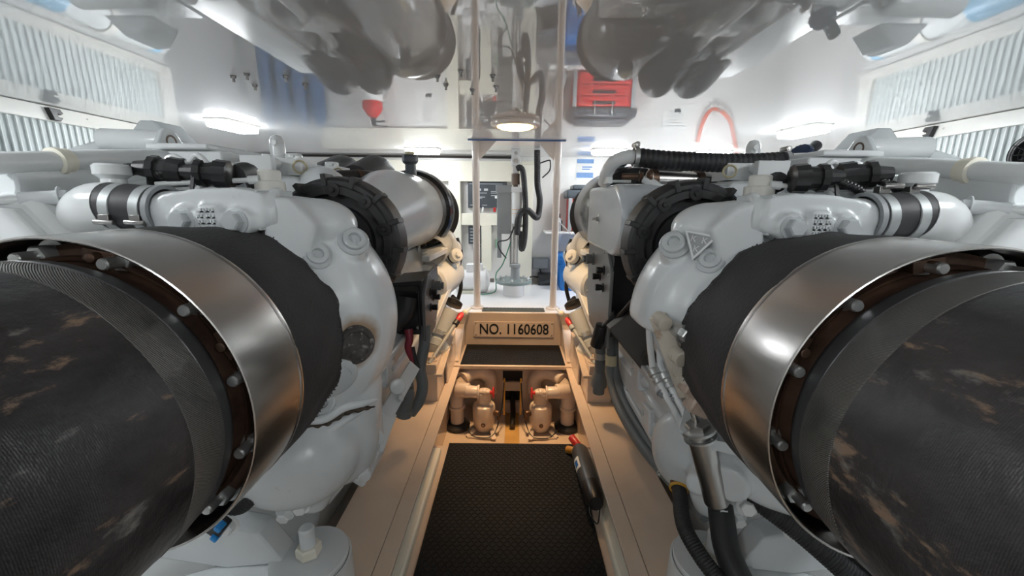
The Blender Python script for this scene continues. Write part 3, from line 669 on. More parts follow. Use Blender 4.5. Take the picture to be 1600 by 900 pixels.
    part('rail_bore', G().lathe((1.10,1.62,1.482),(0,0,1),[(0,.045),(.006,.042),(.006,.025),(.001,.022),(.001,0)],28), WHITE)
    # fuel rail and injector blocks on top
    part('fuel_rail', G().rod((.90,1.45,1.43),(.90,2.7,1.44),.022).span((.845,1.44,1.40),(.955,1.47,1.45)), WHITE2, bevel=.003)
    for y in (1.62,1.95,2.28):
        b_ = part('injector_block', G().span((.80,y-.06,1.39),(1.0,y+.06,1.452)).rod((.86,y,1.45),(.86,y,1.475),.03).rod((.95,y-.02,1.45),(.95,y-.02,1.47),.02), WHITE2, bevel=.008)
        obj('block_bolt', G().hexb((.83,y-.04,1.452),(0,0,1),.010,.012), ZINC, b_, s)
        obj('block_loop', G().loop((.80,y-.075,1.42),(-.3,-1,0),[(0,.022),(.006,.026),(.012,.022),(.006,.018)],20), CAPY, b_, s)
    part('vent_pipe', G().lathe((.92,1.62,1.40),(0,0,1),[(0,.027),(.10,.027),(.125,.024),(.14,.015),(.144,0)],24).lathe((.915,1.594,1.512),(.1,-1,.1),[(0,.012),(.004,.010),(.004,0)],16).lathe((.92,1.62,1.44),(0,0,1),[(0,.03),(.005,.034),(.02,.034),(.025,.03)],20), WHITE2)
    part('filler_neck', G().lathe((.655,1.10,1.275),(0,0,1),[(0,.045),(.03,.036),(.045,.030),(.047,.037),(.072,.037),(.074,.028),(.098,.028),(.102,.024),(.102,0)],28), mat('ivory neck',(.66,.65,.60),.3))
    # small link rod across the top
    part('link_rod', G().cyl((.90,1.03,1.335),(.675,1.07,1.350),.0065,seg=10).cyl((.69,1.068,1.349),(.665,1.072,1.351),.011,seg=12), WHITE2)
    # dark inlet boots
    for x, y in ((.85,2.50),(1.06,2.52)):
        part('intake_boot', G().tube([(x,y-.30,1.40),(x,y-.12,1.45),(x,y+.02,1.485),(x,y+.14,1.47),(x,y+.22,1.40)],.085,24), RUBBER)
    part('charge_pipe', G().tube([(.92,1.70,1.365),(.80,1.85,1.395),(.70,2.0,1.405),(.64,2.1,1.37)],.036,18), BLACK)
    part('charge_clamp', G().loop((.735,1.94,1.402),(-.6,.8,.05),[(-.012,.037),(-.012,.040),(.012,.040),(.012,.037)],28), BRONZE)
    cp = part('oil_filler', G().lathe((.565,2.25,1.44),(0,-.1,1),[(0,.03),(.055,.028),(.06,.036),(.07,.042),(.095,.042),(.105,.036),(.108,.0)],28), HAZE)
    obj('cap_top', G().lathe((.565,2.239,1.546),(0,-.1,1),[(0,.028),(.014,.024),(.015,0)],24), CAPY, cp, s)
    # --- coolant pipe along the outboard top
    P0, P1 = V((1.2,.30,1.285)), V((1.2,1.66,1.472)); d = (P1-P0).normalized()
    part('coolant_pipe', G().cyl(P0,P1,.0255,seg=28), WHITE2)
    for y in (1.10,1.50,1.57):
        k = (y-P0.y)/d.y; part('pipe_collar', G().lathe(P0+d*(k-.022),d,[(0,.026),(.002,.034),(.014,.035),(.017,.0295),(.036,.031),(.040,.026)],32), CREAMW)
    part('second_pipe', G().tube([(1.30,.40,1.22),(1.26,1.0,1.29),(1.10,1.30,1.345),(1.0,1.5,1.36)],.018,16), GREYW)
    # breather cylinder with its sloping guard
    b_ = part('breather_cylinder', G().rod((1.285,1.56,1.505),(1.53,1.56,1.512),.040), WHITE2)
    obj('end_plate', G().prism([(-.085,-.05),(.095,-.05),(.03,.035),(.012,.046),(-.012,.046),(-.03,.035)],1.270,1.292,lambda u,v,x:(x,1.55+u,1.505+v)), WHITE, b_, s, bevel=.006)
    obj('end_bore', G().lathe((1.271,1.55,1.505),(-1,0,0),[(0,.024),(.003,.024),(.003,.018),(-.012,.016),(-.012,0)],24), BROWN, b_, s)
    obj('side_leg', G().bar((1.52,1.56,1.50),(1.60,1.50,1.455),.03,.03), WHITE, b_, s, bevel=.006)
    part('breather_guard', G().prism([(-.08,0),(.10,0),(.035,.072),(-.02,.072)],1.66,1.80,lambda u,v,y:(1.44+u,y,1.528+v)).span((1.28,1.46,1.440),(1.56,1.84,1.468)), WHITE, bevel=.006)
    # plug bracket with two black connectors
    brk = part('plug_bracket', G().tube([(.86,1.06,1.30),(.80,1.05,1.335),(.775,1.05,1.375),(.80,1.05,1.408),(.835,1.06,1.39),(.87,1.06,1.405),(.90,1.06,1.385),(.90,1.06,1.34),(.86,1.06,1.325)],.007,10).span((.70,1.05,1.322),(.90,1.09,1.33)), WHITE2)
    for (xa, za, xb, zb) in ((.745,1.360,.865,1.368),(.86,1.365,.955,1.375)):
        if L: A, B = V((xa-.02,1.06,za)), V((xb,1.04,zb))
        else: A, B = V((xa-.045,1.05,za+.005)), V((xb-.07,1.03,zb))
        dd = (B-A).normalized()
        c = part('cannon_plug', G().lathe(A, dd, [(0,.022),(.004,.034),(.035,.036),(.038,.029),(.06,.028),(.062,.034),(.078,.034),(.08,.023),(.115,.017)],24,rfun=lambda tt,r,a: r*(1+.03*math.cos(12*a))), BLACK)
        obj('plug_tail', G().ribbed([B-dd*.01, B+V((.04,-.0,-.012)), B+V((.075,.03,-.045))] if L else [B-dd*.01, B+V((.05,-.02,-.03)), B+V((.085,0,-.07))], .014 if L else .010, .008), BLACK, c, s)
    part('cable_tie', G().bar((.80,1.03,1.37),(.79,1.0,1.315),.009,.004,(0,1,0)), BLACK)
    part('loom_hose', G().tube([(.735,1.08,1.362),(.755,1.16,1.375),(.80,1.26,1.365),(.85,1.36,1.32)] if L else [(.70,1.1,1.36),(.74,1.2,1.345),(.80,1.3,1.30)],.027), RUBBER)
    # bent fuel line on the head
    part('fuel_line', G().tube([(1.20,.80,1.18),(1.26,.82,1.245),(1.265,.84,1.27),(1.22,.88,1.285),(1.10,.95,1.297),(1.0,1.04,1.31)],.009,12), WHITE2)
    part('line_fitting', G().rod((1.13,.93,1.294),(1.075,.965,1.30),.017).hexb((1.075,.965,1.30),(-1,.6,.1),.019,.014), WHITE)
    # --- black control box on the inboard side
    if L: X0, X1, Y0, Y1, Z0, Z1 = .395,.60,1.74,2.02,.705,.955
    else: X0, X1, Y0, Y1, Z0, Z1 = .385,.60,1.58,2.02,.74,1.095
    bx = part('control_box', G().prism([(X0+.012,Z0+.01),(X0+.012,Z1),(X1,Z1-.02),(X1+.02,Z0+.03)],Y0,Y1,lambda u,v,y:(u,y,v)), BLACK, bevel=.004)
    pk = [(Y0-.02,Z0-.03),(Y0-.02,Z1-.06),(Y0+.06,Z1+.01),(Y1+.02,Z1+.03),(Y1+.02,Z0+.08),(Y1-.08,Z0-.03)]
    obj('face_panel', G().prism(pk,X0,X0+.014,lambda u,v,x:(x,u,v)), mat('dark panel grey',(.10,.10,.105),.4) if L else mat('panel grey',(.17,.175,.175),.4), bx, s, bevel=.003)
    for y, z in ((Y0+.10,Z1-.075),(Y0+.17,Z1-.115),(Y0+.10,Z1-.15)):
        obj('panel_knob', G().lathe((X0,y,z),(-1,0,0),[(0,.020),(.005,.020),(.006,.013),(.03,.015),(.034,.012)],16), BLACK, bx, s)
    obj('panel_connector', G().lathe((X0,Y1-.10,Z1-.06),(-1,0,0),[(0,.030),(.006,.030),(.007,.022),(.035,.024),(.037,.017),(.05,.017)],20), GREYH, bx, s)
    for y, z in ((Y0,Z0),(Y0,Z1-.09),(Y1-.02,Z1),(Y0+.10,Z1-.01),(Y1-.10,Z0-.005),(Y1,Z0+.1)):
        obj('panel_screw', G().lathe((X0,y+.01,z+.01),(-1,0,0),[(0,.007),(.004,.005)],10), STEELD, bx, s)
    if L:
        for x, z in ((.435,.735),(.56,.745),(.43,.905),(.50,.915),(.585,.90)):
            obj('box_bolt', G().lathe((x,1.739,z),(0,-1,0),[(0,.008),(.005,.006),(.006,0)],12), ZINC, bx, s)
        obj('box_recess', G().span((.42,1.728,.72),(.43,1.742,.93)).span((.57,1.728,.72),(.585,1.742,.93)).span((.42,1.728,.905),(.585,1.742,.93)).span((.42,1.728,.705),(.60,1.742,.725)), BLACK, bx, s, bevel=.003)
        obj('box_loom', G().tube([(.47,1.72,.88),(.48,1.70,.82),(.53,1.68,.77),(.60,1.66,.745),(.66,1.6,.73)],.042,14), RUBBER, bx, s)
    # foot of the engine: resilient mount on the bed
    mt = part('mount_disc', G().lathe((.578,.955,.195),(0,0,1),[(0,.10),(.085,.10),(.09,.096),(.092,.09)],48), RUBBER)
    obj('cup', G().loop((.578,.955,.188),(0,0,1),[(0,.10),(.0,.115),(.10,.112),(.10,.106),(.02,.102)],48), WHITE, mt, s)
    obj('top_plate', G().lathe((.578,.955,.288),(0,0,1),[(0,.104),(.012,.106),(.018,.103),(.020,.05),(.020,0)],48), WHITE, mt, s)
    obj('hex_nut', G().hexb((.578,.955,.306),(0,0,1),.034,.032,washer=False), CREAMW, mt, s)
    obj('stud', G().lathe((.578,.955,.33),(0,0,1),[(0,.021),(.062,.021),(.068,.017),(.0681,0)],24), WHITE, mt, s)
    part('mount_arm', G().prism([(.64,.30),(.70,.40),(.80,.42),(1.15,.52),(1.15,.34),(.80,.28)],.93,1.0,lambda u,v,y:(u,y,v)).bar((.62,.96,.285),(1.1,.80,.25),.10,.02), WHITE, bevel=.006)
    for x, y, z in (((.531,.975,.525),) if L else ((.66,.962,.475),)):
        part('housing_bolt', G().hexb((x,y,z),(-.35,-1,.15),.021,.02), WHITE2)
    part('housing_bolt', G().hexb((.65,.982,.418),(0,-1,-.25),.019,.02), WHITE2); part('housing_bolt', G().hexb((.595,.972,.452),(-.15,-1,0),.018,.02), WHITE2)
    part('housing_bolt', G().hexb((.76,.915,.445),(0,-1,0),.022,.024), WHITE2)
    if L:
        part('casing_flange', G().bar((.430,1.62,.60),(.468,1.33,.525),.055,.02,(-.7,-.4,.6)).bar((.468,1.36,.53),(.468,1.19,.49),.075,.022,(-.6,-.6,.5)).bar((.468,1.22,.49),(.480,1.08,.445),.05,.022,(-.6,-.6,.5)).rod((.450,1.43,.60),(.435,1.40,.61),.030).rod((.455,1.19,.535),(.442,1.16,.54),.026).rod((.475,1.12,.47),(.455,1.08,.46),.020), WHITE, bevel=.006)
        for (x,y,z) in ((.432,1.40,.562),(.446,1.16,.515),(.455,1.10,.462)):
            part('flange_bolt', G().hexb((x,y,z),(-.6,-.6,.5),.012,.014), GREYW)
        part('seam_plug', G().lathe((.515,1.0,.765),(-.2,-.9,.3),[(0,.034),(.03,.034),(.034,.030),(.034,.018),(.022,.016),(.022,0)],28), GREYW)
        part('casing_gasket', G().tube([(.60,.965,.712),(.541,.970,.706),(.508,.993,.702),(.474,1.028,.713),(.432,1.047,.713),(.405,1.075,.706)],.008,10,rfun=lambda u,i:.001+.010*math.sin(PI*min(1,u*1.0))**.7*(.8+.3*math.sin(i*1.3))), mat('dark gasket',(.06,.045,.032),.85,var=.5,vscale=30))
        part('casing_lip', G().tube([(.60,.955,.728),(.541,.963,.724),(.508,.985,.720),(.474,1.022,.731),(.432,1.045,.731),(.40,1.085,.724)],.011,12,rfun=lambda u,i:.002+.011*math.sin(PI*u)**.6).tube([(.60,.965,.692),(.541,.972,.686),(.505,.992,.683),(.472,1.026,.693),(.438,1.06,.697)],.010,12,rfun=lambda u,i:.002+.012*math.sin(PI*u)**.6), WHITE)
        part('core_plug', G().lathe((.625,.965,.655),(-.05,-.95,.25),[(0,.050),(.035,.046),(.04,.042),(.042,0)],32), WHITE)
        pr = part('exhaust_port', G().lathe((.440,1.01,.932),(-.7,-.7,.02),[(0,.054),(.046,.052),(.051,.047),(.051,.038),(.047,.034),(.048,0)],36), mat('dark lagging',(.06,.055,.05),.9,var=.4,bump=.3,bscale=90,vscale=40,dirt=(.35,.33,.30),dscale=60,dlo=.55,dhi=.7))
        part('port_pipe', G().lathe((.475,.965,.862),(-.62,-.68,-.38),[(-.03,.062),(.028,.062),(.032,.056),(.033,.044),(.042,.042),(.044,.034),(.044,0)],36), GREYW)
    # inboard far details: filter heads, brackets and cooling pipes lit by the aisle lamp
    part('cooler_housing', G().lathe((.53,2.35,.80),(-.12,.99,.0),[(0,.11),(.02,.125),(.46,.125),(.50,.10),(.51,0)],36), WHITE)
    for k in range(3):
        part('cooler_fin', G().bar((.47+.03*k,2.10+.13*k,1.00-.0*k),(.41+.02*k,2.34+.13*k,1.02),.045,.03), WHITE, bevel=.004)
    part('turbo_pipe', G().tube([(.50,2.62,1.12),(.44,2.64,1.06),(.42,2.68,.98),(.42,2.74,.90)],.05,20).ball((.41,2.70,.99),.055), WHITE)
    g = G()
    for k in range(7): g.loop((.50,2.42+.028*k,1.0+.004*k),(0,1,.1),[(0,.085),(.01,.094),(.02,.085),(.01,.08)],32)
    part('corrugated_elbow', g, WHITE)
    part('unit_pump', G().rod((.43,2.66,.93),(.37,2.60,.96),.045).hexb((.375,2.605,.957),(-.7,-.6,.3),.02,.02), WHITE)
    part('pump_band', G().loop((.405,2.635,.945),(-.7,-.6,.3),[(0,.046),(0,.050),(.01,.050),(.01,.046)],24), BLACK)
    part('loom', G().tube([(.40,2.80,1.05),(.37,2.78,.95),(.385,2.76,.84),(.37,2.74,.72),(.40,2.74,.60)],.014,10), BLACK)
    part('long_beam', G().bar((.455,2.05,.62),(.385,2.92,.93),.05,.045), WHITE, bevel=.005)
    return T
for s in (-1, 1): engine(s)
# ------------------------------------------------------------------ pieces standing on the beds, both sides
for s in (-1, 1):
    L = s < 0; sd = 'left' if L else 'right'
    t = thing('oil_filler_pipe', (s*.44,2.35,.43), 'grey tilted oil filler pipe with black screw cap beside the %s end of the steps' % sd, 'pipe', 'oil filler pipes')
    a, b = V((.47,2.34,.45)), V((.388,2.49,.655)); d = (b-a).normalized()
    obj('pipe', G().lathe(a-d*.03, d, [(0,.048),(.04,.05),(.045,.046),(.08,.046),(.20,.052),(.245,.053)],32), GREYW, t, s)
    obj('cap', G().lathe(b, d, [(-.012,.054),(-.01,.058),(.015,.058),(.02,.054),(.022,.05),(.022,0)],32), BLACK, t, s)
    obj('cap_grip', G().box(b+d*.035, (.018,.085,.022), M((d.cross(V((0,0,1))).normalized(), d.cross(V((0,0,1))).normalized().cross(d)*-1, d)).transposed()), BLACK, t, s, bevel=.003)
    obj('clamp', G().loop(a+d*.035, d, [(0,.048),(0,.054),(.03,.054),(.03,.048)],28).box(a+d*.05+V((-.04,-.03,0)),(.03,.03,.035)), ZINC, t, s)
    obj('base', G().lathe((.475,2.36,.37),(0,0,1),[(0,.075),(.04,.075),(.05,.068),(.09,.05)],32), CREAMW, t, s)
    t = thing('valve_lever', (s*.45,2.2,.4), 'grey valve lever with red grip pointing at the number plate from the %s' % sd, 'lever', 'red gripped levers')
    a, b = V((.475,2.11,.40)), V((.334,2.50,.587)) if L else V((.350,2.50,.56)); d = (b-a).normalized()
    obj('rod', G().cyl(a, b-d*.09, .012, seg=14), GREYM, t, s)
    g_ = obj('grip', G().lathe(b-d*.075, d, [(0,.014),(.01,.019),(.06,.020),(.075,.014),(.076,0)],16), RED, t, s)
    obj('collar', G().lathe(b-d*.12, d, [(0,.013),(.005,.021),(.04,.021),(.045,.014)],16), BLACK if L else GREYM, t, s)
    obj('ball_pivot', G().ball((.33,2.62,.56),.022).cyl((.33,2.62,.56),(.33,2.96,.50),.008,seg=8), CREAMW, t, s)
    t = thing('mount_bracket', (s*.465,2.2,.19), 'cream painted engine bracket on the %s bed by the step' % sd, 'bracket', 'engine brackets')
    obj('box', G().span((.425,2.08,.187),(.56,2.30,.335)), CREAM, t, s, bevel=.003)
    obj('cap_block', G().span((.43,2.09,.345),(.56,2.28,.405)), CREAM, t, s, bevel=.003)
    obj('rib', G().prism([(2.08,.335),(2.66,.44),(2.66,.45),(2.08,.350)],.395,.56,lambda u,v,x:(x,u,v)).prism([(2.30,.19),(2.66,.19),(2.66,.44),(2.30,.38)],.405,.415,lambda u,v,x:(x,u,v)), CREAM, t, s, bevel=.002)
    obj('bracket_bolt', G().hexb((.47,2.16,.405),(0,0,1),.028,.025), CREAM, t, s)

# ------------------------------------------------------------------ left engine: cables hanging below the control box
t = thing('battery_cable', (-.46,1.7,.55), 'dark red and black cable ends hanging under the left black control box', 'cable')
obj('red_lead', G().tube([(.468,1.70,.74),(.462,1.69,.70),(.468,1.68,.66),(.452,1.68,.61),(.438,1.68,.575)],.016,14,rfun=lambda u,i:.019-.007*u), REDD, t, -1)
obj('black_lead', G().tube([(.452,1.69,.66),(.440,1.68,.61),(.424,1.67,.565)],.011,12), RUBBER, t, -1)
t = thing('grey_cable_sleeve', (-.44,1.7,.36), 'grey cable sleeve drooping from the left control box onto the cream bed', 'cable')
obj('sleeve', G().tube([(.405,1.76,.74),(.410,1.74,.65),(.425,1.71,.55),(.415,1.70,.47),(.43,1.69,.40),(.47,1.68,.34)],.026,16), GREYH, t, -1)
obj('inner_plug', G().lathe((.455,1.62,.49),(.25,0,-1),[(0,.022),(.02,.028),(.10,.030),(.105,.036),(.13,.036),(.135,.03)],20), GREYH, t, -1)
t = thing('blue_connector', (-.76,.86,.48), 'black multi plug with bright blue clips under the left steel band', 'connector')
A, B = V((.80,.86,.545)), V((.72,.85,.485)); d = (B-A).normalized()
R = M((d, V((0,1,0)), d.cross(V((0,1,0))))).transposed()
obj('body', G().box((A+B)/2, (.10,.035,.040), R), BLACK, t, -1, bevel=.004)
for k, (u, v) in enumerate(((-.042,.016),(-.03,-.016),(.042,.014),(.036,-.016),(-.012,.02))):
    obj('clip', G().box((A+B)/2+R@V((u,-.012,v)), (.018,.024,.014), R), BLUE2, t, -1, bevel=.003)
obj('marking', G().box((A+B)/2+R@V((.0,-.0185,.0)), (.022,.001,.010), R), GREYM, t, -1)
tag(obj('connector_loom', G().ribbed([(.80,.86,.545),(.77,.90,.515),(.72,.90,.505),(.68,.90,.535),(.655,.95,.58)],.015,.008).tube([(.82,.87,.56),(.78,.93,.53),(.74,.93,.53),(.72,.98,.57)],.014,12), RUBBER, None, -1), 'black loom looping from the blue clipped plug to the left engine', 'cable')

# ------------------------------------------------------------------ right engine: throttle strut, levers, pipes
t = thing('steel_strut', (.55,1.0,.44), 'bright stainless damper strut below the right steel band', 'strut')
a, b = V((.512,.985,.690)), V((.585,.965,.455)); d = (b-a).normalized()
obj('barrel', G().lathe(a, d, [(0,.030),(.01,.033),(.215,.033),(.22,.03)],32), mat('satin dark steel',(.40,.39,.37),.3,metal=1.,var=.06), t)
obj('rod', G().cyl((.468,1.02,.835), a, .0085, seg=16), STEEL, t)
obj('rod_sleeve', G().cyl((.475,1.015,.81),(.492,1.0,.75),.0125,seg=16), STEELD, t)
obj('lock_nut', G().hexb(a-d*.004, -d, .034, .022), STEELD, t)
obj('lock_ring', G().loop(a-d*.004, -d, [(0,.03),(0,.046),(.008,.046),(.008,.03)],36).loop(a+d*.012, d, [(0,.03),(0,.044),(.006,.044),(.006,.03)],36), ZINC, t)
obj('end_eye', G().rod(b+d*.005, b+d*.03, .026).rod(b+d*.045+V((0,.02,0)), b+d*.045-V((0,.025,0)), .024), WHITE, t)
t = thing('strut_plate', (.58,1.0,.66), 'white triangular plate carrying the stainless strut', 'plate')
obj('plate', G().prism([(.455,.985),(.50,1.06),(.56,1.08),(.70,.955),(.66,.93),(.53,.955)],-.004,.004,lambda u,v,w_:(u,v,.690+(u-.50)*-.12+(v-1.0)*.35+w_)), WHITE, t, bevel=.002)
obj('plate_flange', G().bar((.53,.955,.674),(.67,.925,.655),.006,.03), WHITE, t)
t = thing('throttle_lever', (.44,1.03,.8), 'worn cream lever linkage in front of the black sleeve on the right engine', 'lever')
obj('arm', G().bar((.372,.99,1.02),(.452,.945,.815),.013,.046,(1,-.3,.35)).bar((.405,.975,.94),(.470,.93,.80),.014,.036,(1,-.3,.35)), mat('worn cream enamel',(.47,.43,.36),.45,var=.15,vscale=14,dirt=(.28,.17,.09),dscale=22,dlo=.55,dhi=.68), t, bevel=.004)
for q in (((.418,.975,.925),(.424,.93,.92),.022), ((.376,1.0,1.01),(.382,.955,1.005),.019), ((.445,.955,.86),(.45,.92,.855),.020)): obj('arm_boss', G().rod(*q), mat('worn cream enamel',(.47,.43,.36),.45,var=.15,vscale=14,dirt=(.28,.17,.09),dscale=22,dlo=.55,dhi=.68), t, bevel=.003)
obj('clamp_block', G().box((.462,.928,.850),(.065,.045,.055),(0,.5,0)).box((.472,.925,.805),(.055,.045,.05),(0,.45,0)), mat('worn bronze block',(.42,.33,.27),.45,metal=.2,var=.2,vscale=30), t, bevel=.006)
obj('pivot_bolt', G().rod((.415,.985,.99),(.424,.945,.985),.02).hexb((.424,.945,.985),(.3,-1,-.1),.018,.018), ZINC, t)
obj('clamp_bolt', G().hexb((.458,.905,.868),(.1,-1,.25),.012,.012), ZINC, t)
# twin white pipes with unions
for nm, P, lab in (('pipe_run',[(.425,1.20,1.0),(.430,1.20,.90),(.447,1.20,.80),(.452,1.19,.775),(.475,1.13,.72),(.525,1.06,.62)],'white bent fuel pipe with steel union, outer of the pair before the right engine'),
                   ('pipe_run',[(.462,1.21,.93),(.466,1.20,.86),(.470,1.19,.80),(.480,1.17,.77),(.505,1.10,.71),(.545,1.05,.63)],'white bent fuel pipe with steel union, inner of the pair nearest the cream lever')):
    t = thing('fuel_pipe', P[3], lab, 'pipe', 'twin fuel pipes')
    obj(nm, G().tube(P,.0105,14,n=10), WHITE2, t)
    p, q = V(P[3]), V(P[4]); d = (q-p).normalized()
    obj('union', G().lathe(p-d*.01, d, [(0,.014),(.004,.021),(.022,.021),(.026,.017),(.034,.017),(.038,.020),(.05,.020),(.052,.013)],20), ZINC, t)
    obj('clip', G().hexb(p+d*.06+V((0,0,-.012)),(0,-1,-.5),.014,.014), GREYM, t)
t = thing('relay_block', (.5,1.52,.7), 'dark brown square block with bolt and white cover on the right engine side', 'block')
A, B = V((.425,1.50,.845)), V((.548,1.44,.70)); d = (B-A).normalized(); sdv = d.cross(V((0,1,0))).normalized(); SG = 1 if sdv.x > 0 else -1; R = M((d, V((0,1,0)), sdv)).transposed()
obj('block', G().box((A+B)/2, (.235,.06,.115), R), mat('dark olive brown block',(.06,.05,.042),.45), t, bevel=.006)
obj('block_bolt', G().lathe((A+B)/2+R@V((.06,-.03,0)), (0,-1,0), [(0,.040),(.004,.040),(.006,.03),(.018,.03),(.02,0)],8), mat('dark olive brown block',(0,0,0)), t)
obj('white_cover', G().box((A+B)/2+R@V((-.055,.03,SG*.095)), (.11,.07,.07), R).box((A+B)/2+R@V((.055,.04,SG*.10)), (.10,.06,.06), R), WHITE2, t, bevel=.008)
tag(obj('black_strut', G().cyl((.40,1.58,.80),(.462,1.42,.975),.012,seg=12).rod((.375,1.63,.745),(.425,1.54,.865),.026).rod((.36,1.62,.70),(.375,1.60,.80),.030), BLACK), 'black ribbed gas strut leaning behind the right fan ring', 'strut')
t = thing('grey_cable', (.45,1.9,.34), 'grey sleeved cable with bell shaped plug hanging over the right bed', 'cable')
obj('sleeve', G().tube([(.432,1.90,.80),(.436,1.90,.70),(.440,1.90,.60),(.444,1.90,.50),(.444,1.90,.43)],.027,16), GREYH, t)
obj('bell_plug', G().lathe((.444,1.90,.465),(0,0,-1),[(0,.026),(.02,.030),(.06,.040),(.085,.040),(.09,.030),(.125,.029),(.128,.024)],20), GREYH, t)
obj('clamp_ring', G().loop((.442,1.90,.53),(0,0,1),[(0,.027),(0,.031),(.03,.031),(.03,.027)],20), ZINC, t)
t = thing('grey_conduit', (.49,1.6,.3), 'grey conduit pair sweeping down along the right engine to the bed', 'conduit')
obj('sleeve', G().tube([(.468,1.86,.80),(.474,1.85,.70),(.478,1.83,.58),(.477,1.80,.47),(.482,1.70,.41),(.492,1.55,.385),(.510,1.38,.375),(.545,1.22,.37),(.60,1.05,.36)],.022,16), GREYH, t)
obj('second_sleeve', G().tube([(.495,1.86,.74),(.498,1.84,.60),(.500,1.80,.50),(.508,1.68,.43),(.520,1.52,.405),(.54,1.36,.39),(.575,1.20,.38)],.018,16), GREYH, t)
obj('joint', G().loop((.4775,1.815,.53),(0,.1,1),[(0,.022),(0,.027),(.05,.027),(.05,.022)],20), CAPY, t)
# black hoses below the right engine
t = thing('coolant_hose', (.53,1.0,.3), 'black hose with brass fitting curving down beside the right mount disc', 'hose')
obj('hose', G().ribbed([(.530,1.10,.425),(.515,1.05,.415),(.500,1.0,.405),(.495,.95,.395),(.515,.89,.37),(.55,.84,.34),(.60,.78,.30)],.021,.007,.07), RUBBER, t)
obj('fitting', G().rod((.53,1.10,.415),(.536,1.14,.45),.024).rod((.536,1.14,.45),(.545,1.19,.47),.018), BRONZE, t)
obj('ring', G().loop((.527,1.093,.42),(.4,1,.4),[(0,.024),(0,.029),(.008,.029),(.008,.024)],20), YELLOW, t)
tag(obj('heater_hose', G().tube([(.60,.99,.455),(.592,.95,.42),(.585,.91,.39),(.588,.86,.36),(.61,.80,.32)],.034,18), RUBBER), 'short thick black hose below the stainless strut', 'hose')
tag(obj('loom_hose', G().ribbed([(.655,1.02,.50),(.70,.95,.49),(.76,.90,.46),(.82,.85,.42),(.90,.78,.36)],.028,.007,.07), RUBBER), 'ribbed black hose running outboard under the right steel band', 'hose')
tag(obj('smooth_hose', G().tube([(.69,1.02,.53),(.74,.95,.525),(.80,.90,.49),(.86,.86,.44),(.95,.80,.38)],.026,18), BLACK), 'smooth black hose above the ribbed one under the right steel band', 'hose')
# big ribbed hose across the right engine
t = thing('ribbed_hose', (.75,1.6,1.43), 'thick black ribbed hose crossing the top of the right engine', 'hose')
obj('hose', G().ribbed([(.455,1.6,1.474),(.56,1.6,1.464),(.72,1.6,1.458),(.88,1.6,1.456),(1.05,1.6,1.465)],.033,.02,.10,20), RUBBER, t)
for x, z in ((.462,1.474),(1.035,1.464)):
    c = obj('hose_clamp', G().loop((x-.008,1.6,z),(1,0,0),[(0,.035),(0,.0385),(.016,.0385),(.016,.035)],32), ZINC, t)
    obj('clamp_screw', G().rod((x,1.58,z+.044),(x,1.625,z+.044),.011), STEELD, c)
obj('inlet_pipe', G().tube([(.46,1.6,1.474),(.42,1.6,1.472),(.385,1.62,1.455),(.37,1.66,1.42),(.37,1.70,1.38)],.026,18), WHITE2, t)
obj('outlet_pipe', G().tube([(1.04,1.6,1.465),(1.10,1.6,1.468),(1.17,1.62,1.47)],.028,18), WHITE2, t)
t = thing('steel_pipe', (.62,1.75,1.40), 'polished short steel pipe with bronze clamps behind the right fan ring', 'pipe')
obj('pipe', G().cyl((.53,1.62,1.395),(.74,1.66,1.395),.030,seg=28), STEEL, t)
for x in (.54,.735): obj('clamp', G().loop((x,1.62+.19*(x-.53),1.395),(1,.19,0),[(-.012,.031),(-.012,.037),(.012,.037),(.012,.031)],28), BRONZE, t)
obj('branch', G().tube([(.49,1.56,1.39),(.52,1.53,1.37),(.545,1.50,1.34)],.016,12), WHITE2, t)
t = thing('sensor_stem', (.40,1.7,1.39), 'small bronze sensor on a pale bracket over the right canister', 'sensor')
obj('bracket', G().span((.36,1.66,1.382),(.47,1.69,1.392)).span((.36,1.60,1.375),(.38,1.72,1.40)), WHITE2, t, bevel=.002)
obj('stem', G().rod((.41,1.58,1.40),(.47,1.56,1.40),.012).hexb((.47,1.56,1.40),(1,-.2,0),.016,.014).lathe((.495,1.553,1.40),(1,-.2,0),[(0,.012),(.012,.026),(.02,.026),(.022,0)],24), BRONZE, t)
# blue filler flange by the right breather
t = thing('blue_cap_flange', (1.17,1.72,1.47), 'dark blue ribbed cap beside the right breather cylinder', 'cap')
obj('cap', G().lathe((1.17,1.70,1.49),(-.6,-.4,.6),[(0,.032),(.008,.042),(.03,.042),(.038,.034),(.04,0)],30,rfun=lambda tt,r,a:r*(1+.04*math.cos(15*a))), mat('dark blue cap',(.015,.03,.075),.4), t)
obj('stem', G().rod((1.18,1.71,1.49),(1.25,1.74,1.545),.022), BLACK, t)
# maker's badge on the right housing
t = thing('triangle_badge', (.47,.99,1.18), 'raised white triangle badge with three letters K on the right housing', 'badge')
n = V((-.62,-.74,.26)).normalized(); ux = V((0,0,1)).cross(n).normalized(); uy = n.cross(ux); c0 = V((.462,1.0,1.203))
if True:
    a_ = math.radians(-8); ux, uy = ux*math.cos(a_)+uy*math.sin(a_), uy*math.cos(a_)-ux*math.sin(a_)
tri = lambda k: [(math.cos(-PI/2+i*2*PI/3)*k, math.sin(-PI/2+i*2*PI/3)*k+.003) for i in (0,1,2)]
E_ = lambda u,v,w_: c0+ux*u+uy*v+n*w_
obj('badge_plate', G().prism(tri(.046), -.02, .002, E_), mat('shadow grey enamel',(.36,.37,.37),.35), t, bevel=.003)  # even mid grey ground for the letters
g = G()
To, Ti = tri(.047), tri(.036)
for i in range(3):
    j = (i+1) % 3; g.prism([To[i],To[j],Ti[j],Ti[i]], .001, .006, E_)
obj('badge_rim', g, WHITE2, t, bevel=.001)
